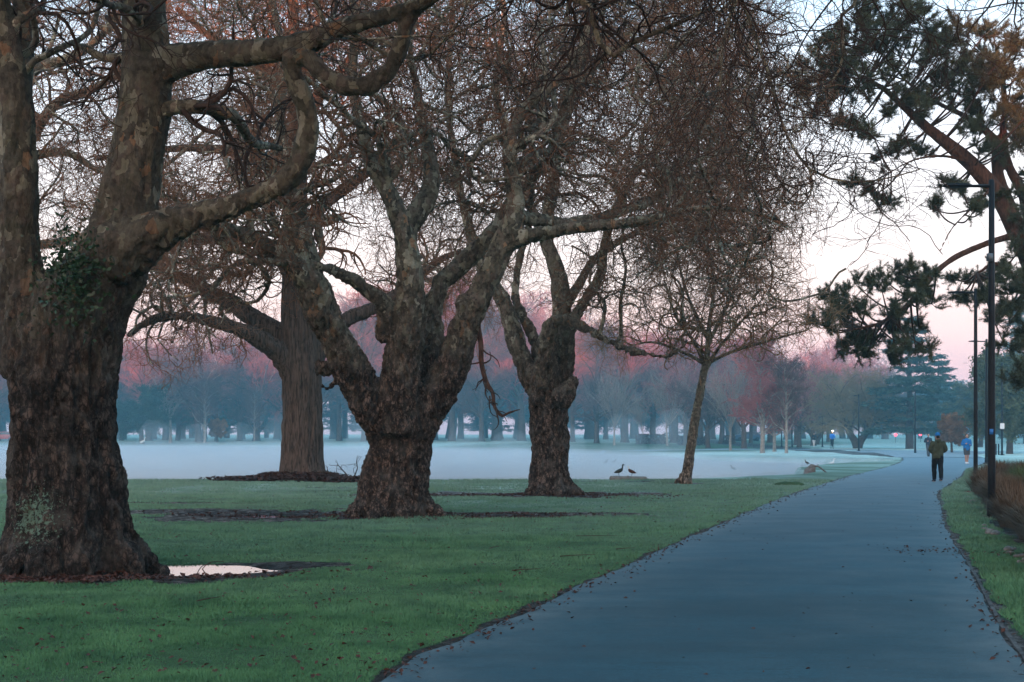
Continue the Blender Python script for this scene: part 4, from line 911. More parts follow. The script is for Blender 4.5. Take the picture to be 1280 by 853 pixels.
# ------------------------------------------------------------------ lamp posts
def lamp(px, D, Hh, label, lit=False, arm=1.0, fz=None, r=.078, sticker=False, group=None, ry=0):
    x = (px-640)/F*D; z = gz1(x, D); t = thing('street_lamp', label, 'street lamp', (x, D, z), group)
    Acc().tube([(x, D, z-.1, r), (x, D, z+1.2, r), (x, D, z+Hh*.6, r*.85), (x, D, z+Hh, r*.72)], 14).build('pole', M['blackpole'], t)
    b = Acc(); b.box((x, D, z+.03), (.30, .30, .05)); b.tube([(x, D, z+.05, r*1.25), (x, D, z+.35, r*1.2)], 14); b.build('base', M['blackpole'], t)
    if arm:
        ca, sa = math.cos(ry), math.sin(ry); az = z+Hh-.12
        def q(d, dz=0): return (x-ca*d, D-sa*d, az+dz)
        a = Acc(); a.tube([(*q(0), .035), (*q(arm*.5, .0), .03)], 8); a.build('arm', M['blackpole'], t)
        h = Acc(); n8 = []
        pr2 = [(.42, .05, .03), (.5, .10, .045), (.75, .13, .05), (.95, .10, .035), (1.0, .05, .015)]
        V = []
        for d, w_, hh in pr2:
            for u, v in ((-1, 0), (-.8, 1), (.8, 1), (1, 0), (.8, -.6), (-.8, -.6)):
                c0 = q(d*arm, v*hh); V.append((c0[0]+sa*u*w_, c0[1]-ca*u*w_, c0[2]))
        Q = [[k*6+j, k*6+(j+1) % 6, (k+1)*6+(j+1) % 6, (k+1)*6+j] for k in range(4) for j in range(6)]
        h.add(V, Q); h.n = h.n
        hd = h.build('lamp_head', M['blackpole'], t, smooth=False)
        l = Acc(); c0 = q(arm*.76, -.034); l.box(c0, (.30, .18, .02), ry); l.build('lens', M['lamp_on'] if lit else M['grey_metal'], hd)
        s = Acc(); c1 = q(arm*.5, .04); s.tube([(*c1, .012), (c1[0], c1[1], c1[2]+.12, .010)], 6); s.build('sensor', M['grey_metal'], hd)
    if sticker:
        s = Acc(); s.box((x-.03, D-r*.99, z+CH+.02-z), (.075, .012, .11)); s = s.build('sticker', plain('blue_sticker', (.03, .16, .45), .4, .4, .05), t)
        s2 = Acc(); s2.box((x-.03, D-r*.99-.008, z+CH+.03-z), (.04, .006, .04)); s2.build('sticker_print', M['white_cloth'], s)
        k = Acc(); k.box((x-r*.7, D-r*.7, z+5.4), (.10, .09, .16), .3); k.build('access_box', M['grey_metal'], t)
    return t
lamp(1239.5, 29.4, 7.0, 'nearest tall black lamp post with blue sticker, in the tussocks', sticker=True)
lamp(1219.5, 52, 7.0, 'second black lamp post, just left of the nearest one', arm=1.0)
lamp(1233, 80, 7.0, 'third lamp post along the path, beyond the first two')
lamp(1252.5, 108, 7.0, 'farthest right lamp post, without visible head, before the olive tree', arm=0)
lamp(1144, 120, 5.4, 'thin lamp post left of the dark clothed walker', True, .5)
lamp(1073.5, 133, 5.3, 'lamp post in front of the olive willow dome', True, .5)
lamp(1028, 165, 5.9, 'distant lamp post between the jogger and the cyclist', True, .5)
lamp(990, 168, 5.4, 'distant lamp post just right of the white birch', arm=0)
lamp(977, 166, 5.4, 'distant lamp post just left of the white birch', arm=0)
for px, lb in ((1245, 'left of two short posts beside the farthest right lamp'), (1248.3, 'right of two short posts beside the farthest right lamp')):
    x = (px-640)/F*112; a = Acc().tube([(x, 112, -.05, .06), (x, 112, .82, .06), (x, 112, .86, .04)], 10); o = a.build('bollard', M['blackpole']); tag(o, lb, 'bollard')
x = (1252.5-640)/F*107.9
t = thing('small_sign', 'small white notice fixed to the farthest right lamp post', 'sign', (x, 107.8, 2.1)); Acc().box((x, 107.85, 2.25), (.32, .02, .42)).build('panel', M['white_cloth'], t, smooth=False); Acc().box((x, 107.88, 2.25), (.10, .04, .5)).build('bracket', M['grey_metal'], t, smooth=False)

# ------------------------------------------------------------------ people
def body(chains, voxel=.011, sm_=2):
    a = Acc()
    for c_ in chains:
        if len(c_[0]) == 4: a.tube(spline(c_, max(6, len(c_)*4)), 12)
        else: a.ball(c_[0][:3], c_[0][3:], 14)
    return fuse(a, voxel, sm_)
def person(px, D, Hh, face, label, top, legs, extra, pose, zoff=0.):
    """face = +1 towards the viewer, -1 away from the viewer"""
    x0 = (px-640)/F*D; z0 = gz1(x0, D)+zoff; k = Hh/1.72; f = -1. if face > 0 else 1.     # f: world y of 'forwards'
    t = thing('person', label, 'person', (x0, D, z0))
    def W(x, y, z): return (x0+x*k, D+y*f*k, z0+z*k)
    def Cn(pts, gr=0.): return [(*W(p[0], p[1], p[2]), (p[3]+gr)*k) for p in pts]
    lf, rf = pose['legs']     # fore/aft position of each foot, lift
    def leg(s, fy, lift, gr=0., z1=.93, z2=.08):
        hip = (s*.085, 0, .90, .095); kn = (s*.078, fy*.55+.03, .50+lift*.5, .062); an = (s*.058, fy, .10+lift, .04)
        return [hip, ((hip[0]+kn[0])/2, (hip[1]+kn[1])/2, .70, .082), kn, ((kn[0]+an[0])/2, (kn[1]+an[1])/2-.02, .30+lift*.7, .055), an]
    def arm(s, A):
        sh, el, ha = A; return [(s*.17, -.01, 1.40, .06), (s*sh[0], sh[1], 1.30, .052), (s*el[0], el[1], el[2], .044), (s*ha[0], ha[1], ha[2], .03)]
    A = pose['arms']; ch = [Cn([(0, 0, .92, .11), (0, .0, 1.10, .12), (0, -.01, 1.30, .13), (0, -.01, 1.42, .10), (0, 0, 1.48, .055), (0, .015, 1.56, .05)]), Cn([(-.08, 0, .95, .10), (-.08, 0, 1.25, .11), (-.10, 0, 1.38, .08)]), Cn([(.08, 0, .95, .10), (.08, 0, 1.25, .11), (.10, 0, 1.38, .08)])]
    ch += [Cn(leg(-1, *lf)), Cn(leg(1, *rf)), Cn(arm(-1, A[0])), Cn(arm(1, A[1]))]
    ch += [[(*W(0, .02, 1.61), .078*k, .095*k, .115*k)], [(*W(0, .115, 1.60), .014*k, .02*k, .024*k)], [(*W(-.078, .01, 1.60), .012*k, .018*k, .03*k)], [(*W(.078, .01, 1.60), .012*k, .018*k, .03*k)], [(*W(0, .09, 1.545), .03*k, .02*k, .018*k)]]
    for s, (fy, li) in ((-1, lf), (1, rf)): ch.append(Cn([(s*.058, fy-.04, .045+li, .04), (s*.063, fy+.08, .04+li, .042), (s*.07, fy+.16, .03+li, .03)]))
    for s, a_ in ((-1, A[0]), (1, A[1])):      # hand: palm, four fingers curled and a thumb
        hx_, hy_, hz_ = s*a_[2][0], a_[2][1], a_[2][2]; el = np.array([s*a_[1][0], a_[1][1], a_[1][2]]); dv = nrm(np.array([hx_, hy_, hz_])-el); sd = nrm(np.cross(dv, [s*.3, 1, .2])); up_ = np.cross(sd, dv)
        pm = np.array([hx_, hy_, hz_])
        ch.append(Cn([(*pm, .028), (*(pm+dv*.045), .034), (*(pm+dv*.085), .030)]))
        for q, (off, ln) in enumerate(((-.03, .065), (-.01, .078), (.01, .072), (.03, .055))):
            b_ = pm+dv*.08+sd*off; ch.append(Cn([(*b_, .0105), (*(b_+dv*ln*.5+up_*.008), .0095), (*(b_+dv*ln*.75+up_*.035), .008)]))
        ch.append(Cn([(*(pm+dv*.025-sd*.03), .012), (*(pm+dv*.055-sd*.052+up_*.01), .011), (*(pm+dv*.085-sd*.05+up_*.03), .009)]))
    V, fl, Nn = body(ch, .010); mk('body', V, fl, M['skin'], t)
    # clothing grown from the same skeleton
    g_ = .022
    tc = [Cn([(0, 0, top[2], .145), (0, 0, 1.0, .14), (0, 0, 1.15, .135), (0, -.01, 1.32, .145), (0, -.01, 1.43, .11), (0, -.005, 1.49, .07)]), Cn([(-.085, 0, top[2], .115), (-.085, 0, 1.1, .115), (-.085, 0, 1.25, .12), (-.11, 0, 1.38, .09)]), Cn([(.085, 0, top[2], .115), (.085, 0, 1.1, .115), (.085, 0, 1.25, .12), (.11, 0, 1.38, .09)])]
    for s, a_ in ((-1, A[0]), (1, A[1])):
        q = arm(s, a_); q[-1] = tuple(np.array(q[-1])*.96+np.array(q[-2])*.04); tc.append(Cn(q, g_))
    if top[1]: tc.append(Cn([(-.07, -.085, 1.46, .045), (0, -.12, 1.43, .05), (.07, -.085, 1.46, .045)]))
    V, fl, Nn = body(tc, .013); V = V+Nn*(.008*fbm(V*14, 2, 3))[:, None]; mk('jacket', V, fl, top[0], t)
    lc = [Cn([(0, 0, .96, .12), (0, 0, .88, .11)])]
    for s, (fy, li) in ((-1, lf), (1, rf)):
        q = leg(s, fy, li); q = q[:3] if legs[1] == 'shorts' else q
        if legs[1] == 'shorts': q[-1] = (q[-1][0], q[-1][1], q[-1][2]+.04, q[-1][3]+.012)
        lc.append(Cn(q, .026 if legs[1] != 'tights' else .010))
    V, fl, Nn = body(lc, .013); V = V+Nn*(.006*fbm(V*12, 2, 4))[:, None]; mk('shorts' if legs[1] == 'shorts' else 'trousers', V, fl, legs[0], t)
    for s, (fy, li) in ((-1, lf), (1, rf)):
        V, fl, Nn = body([Cn([(s*.058, fy-.055, .05+li, .045), (s*.058, fy-.01, .085+li, .048), (s*.063, fy+.08, .045+li, .048), (s*.07, fy+.175, .035+li, .036)])], .012)
        sh = mk('shoe', V, fl, extra.get('shoe', M['black_cloth']), t)
        Acc().box(W(s*.063, fy+.06, .012+li), (.10*k, .29*k, .035*k)).build('sole', extra.get('sole', M['rubber']), sh)
    if extra.get('beanie'):
        V, fl, Nn = body([[(*W(0, .0, 1.655), .092*k, .108*k, .092*k)]], .011); hb = mk('beanie', V, fl, extra['beanie'][0], t)
        V, fl, Nn = body([[(*W(.03, -.03, 1.745), .052*k, .052*k, .05*k)]], .010); mk('bobble', V+Nn*(.01*fbm(V*40, 2, 1))[:, None], fl, extra['beanie'][1], hb)
        V, fl, Nn = body([Cn([(0, -.055, 1.60, .055), (0, -.06, 1.54, .05)]), Cn([(0, -.05, 1.63, .06), (0, -.05, 1.55, .06)])], .011); mk('hair', V, fl, M['hair'], t)
    else:
        V, fl, Nn = body([[(*W(0, -.012, 1.64), .087*k, .098*k, .10*k)]], .011); mk('hair', V+Nn*(.006*fbm(V*50, 2, 1))[:, None], fl, M['hair'], t)
    if face > 0:
        e = Acc()
        for s in (-1, 1): e.ball(W(s*.032, .108, 1.615), .010*k, 8)
        e.build('eyes', M['hair'], t)
    return t, W
pk = [((.22, -.05), (.27, -.03, 1.13), (.16, .12, 1.04)), ((.22, -.05), (.27, -.03, 1.13), (.16, .12, 1.04))]
person(1172, 50.2, 1.74, -1, 'walker seen from behind in olive jacket, black trousers and blue bobble beanie', (M['olive_cloth'], True, .84), (M['black_cloth'], 'long'),
       {'shoe': M['navy_cloth'], 'sole': M['red_rubber'], 'beanie': (M['blue_cloth'], M['hair'])}, {'legs': ((.20, .0), (-.22, .05)), 'arms': pk})
jg = [((.21, -.02), (.25, -.06, 1.12), (.12, .15, 1.17)), ((.21, -.04), (.26, -.08, 1.10), (.14, .16, 1.10))]
person(1208.5, 79.5, 1.66, 1, 'walker coming towards us in bright blue jacket, dark shorts and white shoes', (M['blue_cloth'], False, .80), (M['grey_cloth'], 'shorts'),
       {'shoe': M['white_cloth'], 'sole': M['white_cloth']}, {'legs': ((.04, 0), (-.06, .0)), 'arms': jg})
person(1160.5, 103, 1.66, 1, 'distant walker in dark navy clothes left of the olive jacket', (M['navy_cloth'], False, .86), (M['grey_cloth'], 'long'),
       {'shoe': M['black_cloth']}, {'legs': ((.10, 0), (-.10, .02)), 'arms': jg})
person(1017.5, 160, 1.66, 1, 'distant runner in dark top and pale leggings left of the cyclist', (M['navy_cloth'], False, .90), (M['white_cloth'], 'tights'),
       {'shoe': M['white_cloth']}, {'legs': ((.22, .05), (-.28, .12)), 'arms': jg})
# cyclist
Dc = 150.
bx = (1040-640)/F*Dc; bz = gz1(bx, Dc)+.01
cy = [((.20, .10), (.25, .22, 1.12), (.24, .42, 1.02)), ((.20, .10), (.25, .22, 1.12), (.24, .42, 1.02))]
person(1040, Dc, 1.70, 1, 'cyclist in bright blue jacket and dark trousers riding towards us with headlamp lit', (M['bright_blue'], False, .92), (M['black_cloth'], 'long'),
       {'shoe': M['black_cloth']}, {'legs': ((.12, .26), (.02, .10)), 'arms': cy}, zoff=.12)
t = thing('bicycle', 'bicycle ridden by the cyclist in the bright blue jacket', 'bicycle', (bx, Dc, bz))
def ringp(cx, cy_, cz, r, rr): 
    a_ = np.linspace(0, 2*math.pi, 25); return [(cx, cy_+r*math.cos(q), cz+r*math.sin(q), rr) for q in a_]
for yo in (-.55, .5):
    wh = Acc().tube(ringp(bx, Dc+yo, bz+.34, .33, .02), 6, close=False).build('wheel', M['rubber'], t)
    s = Acc()
    for q in range(6):
        a_ = q*math.pi/6; s.tube([(bx, Dc+yo-.32*math.cos(a_), bz+.34-.32*math.sin(a_), .004), (bx, Dc+yo+.32*math.cos(a_), bz+.34+.32*math.sin(a_), .004)], 4)
    s.build('spokes', M['grey_metal'], wh)
fr_ = Acc()
for A_, B_ in (((-.55, .34), (-.42, .95)), ((-.45, .80), (.12, .85)), ((-.45, .72), (.0, .33)), ((.0, .33), (.14, .92)), ((.0, .33), (.5, .34)), ((.5, .34), (.12, .82))):
    fr_.tube([(bx, Dc+A_[0], bz+A_[1], .018), (bx, Dc+B_[0], bz+B_[1], .018)], 6)
fr_.build('frame', M['blackpole'], t); Acc().tube([(bx-.26, Dc-.44, bz+1.0, .014), (bx, Dc-.42, bz+.96, .016), (bx+.26, Dc-.44, bz+1.0, .014)], 6).build('handlebar', M['blackpole'], t)
Acc().box((bx, Dc+.15, bz+.95), (.14, .26, .05)).build('saddle', M['black_cloth'], t)
# helmet lamp worn by the cyclist
o = Acc().ball((bx+.02, Dc-.22, bz+1.88), (.06, .05, .06), 12).build('head_torch', M['head_on']); tag(o, 'bright lit head torch on the cyclist in blue', 'head torch')

# ------------------------------------------------------------------ birds
def bird(px, D, size, cols, label, stand=True, flip=1, z=None, name='duck', neck=1.):
    x = (px-640)/F*D; z = gz1(x, D) if z is None else z; k = size/.45; t = thing(name, label, 'bird', (x, D, z))
    def w(a, b, c, r): return (x+a*k*flip, D+b*k, z+c*k, r*k)
    lz = .10 if stand else -.04
    V, fl, Nn = body([[w(-.20, 0, lz+.05, .012), w(-.12, 0, lz+.08, .05), w(0, 0, lz+.12, .085), w(.10, 0, lz+.17, .075), w(.14, 0, lz+.21, .05)],
                      [w(.12, 0, lz+.18, .05), w(.155, 0, lz+.25+.04*neck, .03), w(.16, 0, lz+.30+.06*neck, .03), w(.18, 0, lz+.33+.06*neck, .038)], [w(.18, 0, lz+.33+.06*neck, .036), w(.22, 0, lz+.32+.06*neck, .018), w(.255, 0, lz+.31+.06*neck, .008)]], .012*k)
    zz = V[:, 2]-z; cut = (lz+.235+.03*neck)*k
    b = mk('body', V, fl, [cols[0], cols[1]], t)
    ce = np.array([p.center[2]+0 for p in b.data.polygons]); b.data.polygons.foreach_set('material_index', (ce > cut).astype(np.int32))
    if stand:
        for s in (-.04, .04): Acc().tube([w(.0, s, lz+.06, .012), w(.01, s, .01, .008), w(.05, s, .008, .01)], 6).build('leg', M['bird_grey'], t)
    return t
zb = gz1(4.1, 53)
bird(773.5, 52.6, .40, (M['bird_dark'], M['bird_dark']), 'dark duck standing upright, left of the pair on the concrete slab', flip=1, z=zb+.13)
bird(790, 52.6, .36, (M['bird_chestnut'], M['bird_white']), 'brown duck with white head facing the dark one on the slab', flip=-1, z=zb+.13, neck=.6)
s = Acc(); xs_ = [P(p, 600, 52.5)[0] for p in (763, 785, 808)]
s.tube([(xs_[0], 52.5, zb+.06, .10), (xs_[1], 52.5, zb+.05, .10), (xs_[2], 52.6, zb+.04, .09)], 10); s.box((xs_[1]-.3, 52.55, zb+.0), (.5, .35, .2)); s.box((xs_[1]-.0, 52.5, zb+.07), (.06, .24, .18)); s.box((xs_[1]-.42, 52.5, zb+.07), (.06, .24, .18))
V, fl, Nn = fuse(s, .02, 1); o = mk('concrete_outlet', V, fl, M['concrete']); tag(o, 'low concrete slab at the water edge under the two ducks', 'concrete slab')
WZ = -.30
bird(757, 96, .36, (M['bird_grey'], M['bird_grey']), 'left of two small ducks floating beyond the slab', False, 1, WZ, neck=.2)
bird(767, 97, .36, (M['bird_grey'], M['bird_grey']), 'right of two small ducks floating beyond the slab', False, 1, WZ, neck=.2)
bird(917, 79, .36, (M['bird_grey'], M['bird_dark']), 'lone dark duck floating right of the slender leaning tree', False, -1, WZ, neck=.3)
bird(1039, 91, .50, (M['bird_white'], M['bird_white']), 'white bird at the tip of the pond below the cyclist', False, 1, WZ, neck=1.)
bird(1009, 64, .24, (M['bird_grey'], M['bird_dark']), 'grey bird perched on the dark stump at the shore', True, -1, gz1(13.3, 64)+.28, neck=.4)
bird(1019, 79, .36, (M['bird_grey'], M['bird_dark']), 'dark bird on the grass tongue behind the stump', True, 1, gz1(16.8, 79), neck=.9)
bird(178, 201, .9, (M['bird_white'], M['bird_white']), 'white bird on the far bank at the left', True, 1, neck=1.4, name='swan')
# stump with pale bent branch at shore
x = (1008-640)/F*64; z = gz1(x, 62)
V, fl, Nn = fuse(Acc().tube([(x-.1, 63, z-.35, .30), (x-.05, 63, z+.05, .26), (x+.1, 63, z+.30, .12)], 12).tube([(x, 63, z+.3, .05), (x+.3, 62.8, z+.25, .045), (x+.6, 62.6, z-.02, .04), (x+.68, 62.5, z-.2, .03)], 8), .03, 2)
o = mk('tree_stump', V, fl, M['stone']); tag(o, 'dark rounded stump with a pale bent branch at the water edge', 'stump')
# dead twigs by the back tree, and a mossy mound
x = (437-640)/F*51; tw = Acc(); z = gz1(x, 51)
L0 = np.array([[(x, 51, z), (x-.1, 51, z+.25), (x-.35, 51.1, z+.5), (x-.45, 51.1, z+.62)], [(x, 51, z), (x+.2, 51, z+.25), (x+.3, 50.9, z+.5), (x+.25, 50.9, z+.72)], [(x, 51, z), (x-.4, 51, z+.12), (x-.75, 51, z+.3), (x-.9, 51, z+.35)]], float)
R0 = np.tile(np.linspace(.03, .012, 4), (3, 1)); V, Q = tubes(L0, R0, 5); tw.add(V, Q)
C, Rr = spawn(L0, R0, 26, .3, 1, (.2, .45), (30, 70), .6, 6, 0, .3, .5, 1, None, .1); V, Q = tubes(C, np.maximum(Rr, .008), 4); tw.add(V, Q)
o = tw.build('fallen_branch', M['twig_dark']); tag(o, 'small dead branch sticking up by the furrowed tree', 'fallen branch')
for (px, D_, sz, lb) in ((1010, 47, .5, 'mossy clod of turf beside the path near the stump'), ):
    x = (px-640)/F*D_-.0; x = min(x, pxl(D_)-1.); V = np.concatenate(Acc().ball((0, 0, 0), (sz, sz*.5, .09), 20).V); Q = np.concatenate(Acc().ball((0, 0, 0), 1, 20).Q); V += nrm(V)*(.07*fbm(V*6, 3, 5))[:, None]
    o = mk('turf_clod', V, Q, g.m); o.location = (x, D_, gz1(x, D_)+.02); tag(o, lb, 'turf clod')
# sticks on the lawn and in the puddle
for k, (px, py, ln, rz) in enumerate(((244, 712, .35, 1.2), (250, 706, .4, -.5), (246, 755, .3, .9), (700, 700, .5, .2), (720, 672, .7, -.25), (640, 720, .35, .1), (612, 690, .3, 1.), (770, 690, .3, .3))):
    D_ = 3111.5/(py-HZ); x = (px-640)/F*D_; z = gz1(x, D_)+(.03 if k < 2 else .035)
    tl = .25 if k < 2 else .02
    o = Acc().tube(spline([(x, D_, z, .007), (x+ln*.4*math.cos(rz), D_+ln*.4*math.sin(rz), z+tl*.5, .006), (x+ln*math.cos(rz), D_+ln*math.sin(rz)+.04, z+tl*.6, .003)], 8), 5).build('stick', M['twig_dark'])
    tag(o, ['bent stick standing in the puddle by the giant trunk', 'second stick leaning in the puddle by the giant trunk', 'short stick on the lawn below the puddle', 'stick on the lawn, middle of the photo', 'long curved stick on the lawn nearest the path', 'short stick lying left of the long curved one', 'small upright twig on the middle lawn', 'short stick close to the path edge'][k], 'stick')

# ------------------------------------------------------------------ far cars, hedge, red lamps
def car(px, D, paint, label, rz):
    x = (px-640)/F*D; z = gz1(x, D); t = thing('parked_car', label, 'car', (0, 0, 0))
    prof_ = [(-2.1, .35), (-2.15, .75), (-2.0, .95), (-1.2, 1.02), (-.6, 1.45), (1.1, 1.48), (1.8, 1.05), (2.15, .95), (2.2, .4)]
    V = np.array([(a, s, b) for s in (-.85, .85) for a, b in prof_]); n = len(prof_)
    for i in range(len(V)):
        if V[i, 2] > 1.2: V[i, 1] *= .82
    q = [[i, (i+1) % n, n+(i+1) % n, n+i] for i in range(n)]
    b = Acc(); b.add(V, q, [[0, i+1, i] for i in range(1, n-1)]+[[n, n+i, n+i+1] for i in range(1, n-1)]); b.build('body', paint, t, smooth=False)
    for s in (-1, 1):
        w_ = np.array([(-1.05, 1.06), (-.58, 1.38), (1.02, 1.40), (1.55, 1.06)]); V = np.array([(a, s*(.86-.12*(c_-1.0)/.45)+s*.012, c_) for a, c_ in w_]); Acc().add(V, [[0, 1, 2, 3]]).build('window', M['glass'], t, smooth=False)
    for a_ in (-1.35, 1.35):
        for s in (-.80, .80):
            w_ = Acc().tube([(a_, s-.1, .32, .32), (a_, s+.1, .32, .32)], 18).build('wheel', M['rubber'], t, smooth=False); Acc().tube([(a_, s-.115, .32, .18), (a_, s+.115, .32, .18)], 12).build('rim', M['grey_metal'], w_, smooth=False)
    t.location = (x, D, z); t.rotation_euler[2] = rz; return t
car(934, 215, M['car_blue'], 'dark blue parked car seen between the trunks left of the mottled tree', .1)
car(3, 212, M['car_red'], 'red parked car far off at the left edge', .1)
for px, D_, lb in ((1119.5, 200, 'left of two small red lights under the distant cedar'), (1150.5, 205, 'right of two small red lights under the distant cedar')):
    x = (px-640)/F*D_; z = gz1(x, D_); t = thing('warning_light', lb, 'warning light', (x, D_, z)); Acc().tube([(x, D_, z, .04), (x, D_, z+.9, .04)], 8).build('post', M['grey_metal'], t); Acc().ball((x, D_, z+1.1), .22, 12).build('lamp', M['red_on'], t)
def hedge(px0, px1, D_, h, label):
    x0, x1 = (px0-640)/F*D_, (px1-640)/F*D_; n = int(900*(x1-x0)/4); p = np.stack([rs.uniform(x0, x1, n), D_+rs.uniform(-.5, .5, n), rs.uniform(0, h, n)], -1); p[:, 2] += gz(p[:, 0], p[:, 1])
    d_ = nrm(rs.standard_normal((n, 3))); e_ = nrm(np.cross(d_, rs.standard_normal((n, 3)))); s = .14
    o = mk('hedge', np.stack([p-d_*s, p-e_*s, p+d_*s, p+e_*s], 1).reshape(-1, 3), np.arange(4*n).reshape(-1, 4), M['hedge'], smooth=False); tag(o, label, 'hedge')
hedge(795, 832, 186, 1.3, 'low brown hedge across the lake left of the slender trunk')
hedge(846, 885, 178, 1.2, 'low brown hedge across the lake right of the slender trunk')
hedge(905, 918, 190, 1.1, 'short piece of brown hedge behind the low-splitting tree')

# ------------------------------------------------------------------ air
def vol(name, x0, x1, y0, y1, z0, z1, col, dens):
    m = bpy.data.materials.new(name+'_air'); m.use_nodes = True; nt = m.node_tree; nt.nodes.clear()
    v = nt.nodes.new('ShaderNodeVolumePrincipled'); v.inputs['Color'].default_value = (*col, 1); v.inputs['Density'].default_value = dens
    o_ = nt.nodes.new('ShaderNodeOutputMaterial'); nt.links.new(v.outputs[0], o_.inputs['Volume'])
    a_ = Acc(); a_.box(((x0+x1)/2, (y0+y1)/2, (z0+z1)/2), (x1-x0, y1-y0, z1-z0)); ob = a_.build(name, m, smooth=False); ob['kind'] = 'stuff'; return ob
HAZE = vol('haze', -700, 700, -145, 950, -2.2, 32, (.50, .86, .98), .0005)
vol('mist', -500, 400, 66, 420, -.12, 24, (.24, .70, .96), .0011)
def mist_over_lake(z0, z1, dens, col):
    """a layer of mist lying on the lake, cut to the shore line"""
    from mathutils.geometry import tessellate_polygon
    m = bpy.data.materials['mist_air'].copy(); m.node_tree.nodes['Principled Volume'].inputs['Density'].default_value = dens; m.node_tree.nodes['Principled Volume'].inputs['Color'].default_value = (*col, 1)
    n = len(lake); tr_ = np.array([tuple(t_) for t_ in tessellate_polygon([[Vector((*p_, 0)) for p_ in lake]])])
    V = np.concatenate([np.c_[lake, np.full(n, z0)], np.c_[lake, np.full(n, z1)]]); i_ = np.arange(n); j_ = (i_+1) % n
    ob = mk('mist', V, [np.stack([i_, j_, j_+n, i_+n], -1), np.concatenate([tr_[:, ::-1], tr_+n])], m, smooth=False); ob['kind'] = 'stuff'
mist_over_lake(-.295, .12, .040, (.88, .93, 1.))
mist_over_lake(-.29, .60, .008, (.84, .94, 1.))
wm = bpy.data.materials['mist_air'].copy(); wm.node_tree.nodes['Principled Volume'].inputs['Density'].default_value = .022; wm.node_tree.nodes['Principled Volume'].inputs['Color'].default_value = (.88, .95, 1., 1)
ws = Acc()
for k in range(15):
    x_ = -62+k*5.6+rs.uniform(-1.2, 1.2); y_ = rs.uniform(142, 150)+(30 if x_ < -20 else 12 if x_ < -5 else -6); V = None
    a_ = Acc().ball((0, 0, 0), (rs.uniform(2.0, 2.6), rs.uniform(4, 8), rs.uniform(1.6, 4.2)), 14); V = np.concatenate(a_.V); V = V*(1+.18*fbm(V*.5+k*7, 2, 8))[:, None]
    ws.add(V+[x_, y_, .35], np.concatenate(a_.Q))
for k in range(18):
    y_ = rs.uniform(74, 128); x_ = rs.uniform(-.36*y_, min(6., .12*y_-4)); a_ = Acc().ball((0, 0, 0), (rs.uniform(1.2, 2.6), rs.uniform(2, 4), rs.uniform(.35, .95)), 12)
    V = np.concatenate(a_.V); ws.add(V*(1+.2*fbm(V*.7+k*5, 2, 8))[:, None]+[x_, y_, -.05], np.concatenate(a_.Q))
struct(ws.build('mist', wm), 'stuff')
# ------------------------------------------------------------------ sky and sun
GLOW = (15., 8.8, 5.2)
W_ = bpy.data.worlds.new('World'); SC.world = W_; W_.use_nodes = True; nt = W_.node_tree; nt.nodes.clear()
out = nt.nodes.new('ShaderNodeOutputWorld'); bg = nt.nodes.new('ShaderNodeBackground'); nt.links.new(bg.outputs[0], out.inputs[0])
sky = nt.nodes.new('ShaderNodeTexSky'); sky.sky_type = 'NISHITA'; sky.sun_disc = False; sky.sun_elevation = SUN_EL; sky.sun_rotation = SUN_AZ; sky.air_density = 1; sky.dust_density = 1.5; sky.ozone_density = 3
tc = nt.nodes.new('ShaderNodeTexCoord'); sp = nt.nodes.new('ShaderNodeSeparateXYZ'); nt.links.new(tc.outputs['Generated'], sp.inputs[0])
asn = nt.nodes.new('ShaderNodeMath'); asn.operation = 'ARCSINE'; nt.links.new(sp.outputs[2], asn.inputs[0])
dv = nt.nodes.new('ShaderNodeMath'); dv.operation = 'DIVIDE'; nt.links.new(asn.outputs[0], dv.inputs[0]); dv.inputs[1].default_value = math.pi/2
rp = nt.nodes.new('ShaderNodeValToRGB'); nt.links.new(dv.outputs[0], rp.inputs[0]); r = rp.color_ramp; r.interpolation = 'EASE'
stops = [(0., (.60, .42, .50)), (.025, (1., .50, .48)), (.047, (1., .63, .57)), (.072, (1., .79, .73)), (.105, (.98, .89, .87)), (.145, (.84, .88, .94)), (.21, (.50, .74, .96)), (.40, (.14, .50, .74)), (1., (.06, .40, .62))]
while len(r.elements) < len(stops): r.elements.new(.5)
for e, (p_, c_) in zip(r.elements, stops): e.position = p_; e.color = (*c_, 1)
mu = nt.nodes.new('ShaderNodeMix'); mu.data_type = 'RGBA'; mu.blend_type = 'MULTIPLY'; mu.inputs[0].default_value = 1; nt.links.new(rp.outputs[0], mu.inputs[6]); mu.inputs[7].default_value = (7.1, 7.1, 7.1, 1)
ad = nt.nodes.new('ShaderNodeMix'); ad.data_type = 'RGBA'; ad.blend_type = 'ADD'; ad.inputs[0].default_value = 1; nt.links.new(mu.outputs[2], ad.inputs[6]); nt.links.new(sky.outputs[0], ad.inputs[7])
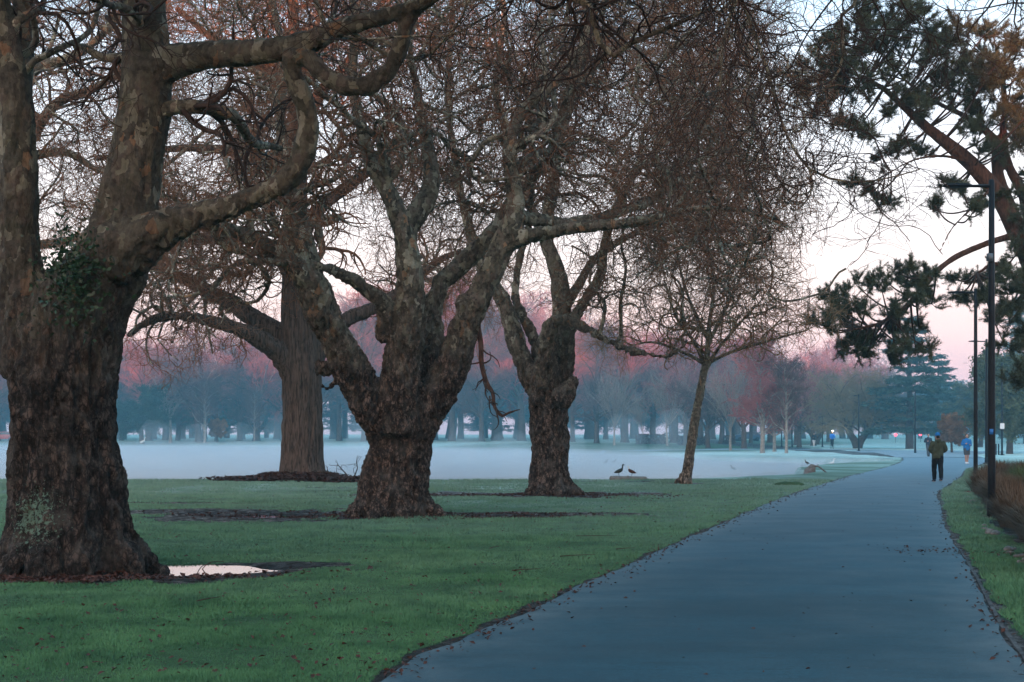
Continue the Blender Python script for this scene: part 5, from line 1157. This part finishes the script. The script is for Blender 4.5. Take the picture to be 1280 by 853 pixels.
dt = nt.nodes.new('ShaderNodeVectorMath'); dt.operation = 'DOT_PRODUCT'; nt.links.new(tc.outputs['Generated'], dt.inputs[0]); dt.inputs[1].default_value = (math.sin(SUN_AZ)*.98, math.cos(SUN_AZ)*.98, .20)
def _m(op, a_, b_):
    x = nt.nodes.new('ShaderNodeMath'); x.operation = op
    for i_, v_ in ((0, a_), (1, b_)):
        if isinstance(v_, bpy.types.NodeSocket): nt.links.new(v_, x.inputs[i_])
        else: x.inputs[i_].default_value = v_
    return x.outputs[0]
gl = _m('MULTIPLY', _m('POWER', _m('MAXIMUM', dt.outputs['Value'], 0.), 4.), 1.)
gm = nt.nodes.new('ShaderNodeMix'); gm.data_type = 'RGBA'; gm.blend_type = 'ADD'; gm.inputs[7].default_value = (GLOW[0], GLOW[1], GLOW[2], 1); nt.links.new(gl, gm.inputs[0]); nt.links.new(ad.outputs[2], gm.inputs[6])
nt.links.new(gm.outputs[2], bg.inputs[0]); bg.inputs[1].default_value = .1
sl = bpy.data.lights.new('sun', 'SUN'); sl.energy = 5; sl.angle = R_(.5); sl.color = (1, .31, .14)
so = bpy.data.objects.new('sun', sl); COL.objects.link(so)
sd_ = Vector((math.sin(SUN_AZ)*math.cos(SUN_EL), math.cos(SUN_AZ)*math.cos(SUN_EL), math.sin(SUN_EL)))
so.rotation_euler = sd_.to_track_quat('Z', 'Y').to_euler()

# ------------------------------------------------------------------ camera
cam = bpy.data.cameras.new('camera'); co_ = bpy.data.objects.new('camera', cam); COL.objects.link(co_); SC.camera = co_
cam.sensor_width = 36; cam.lens = F/1280*36; cam.shift_y = (HZ-426.5)/1280; cam.clip_start = .1; cam.clip_end = 3000
co_.location = (0, 0, CH); co_.rotation_euler = (math.pi/2, 0, 0)
vs = SC.view_settings; vs.view_transform = 'Standard'; vs.look = 'None'; vs.exposure = 1.1; vs.gamma = 1; vs.use_curve_mapping = False
cy_ = SC.cycles; cy_.max_bounces = 6; cy_.diffuse_bounces = 2; cy_.glossy_bounces = 2; cy_.transmission_bounces = 2; cy_.volume_bounces = 2; cy_.transparent_max_bounces = 8
cy_.use_denoising = True; cy_.caustics_reflective = False; cy_.caustics_refractive = False
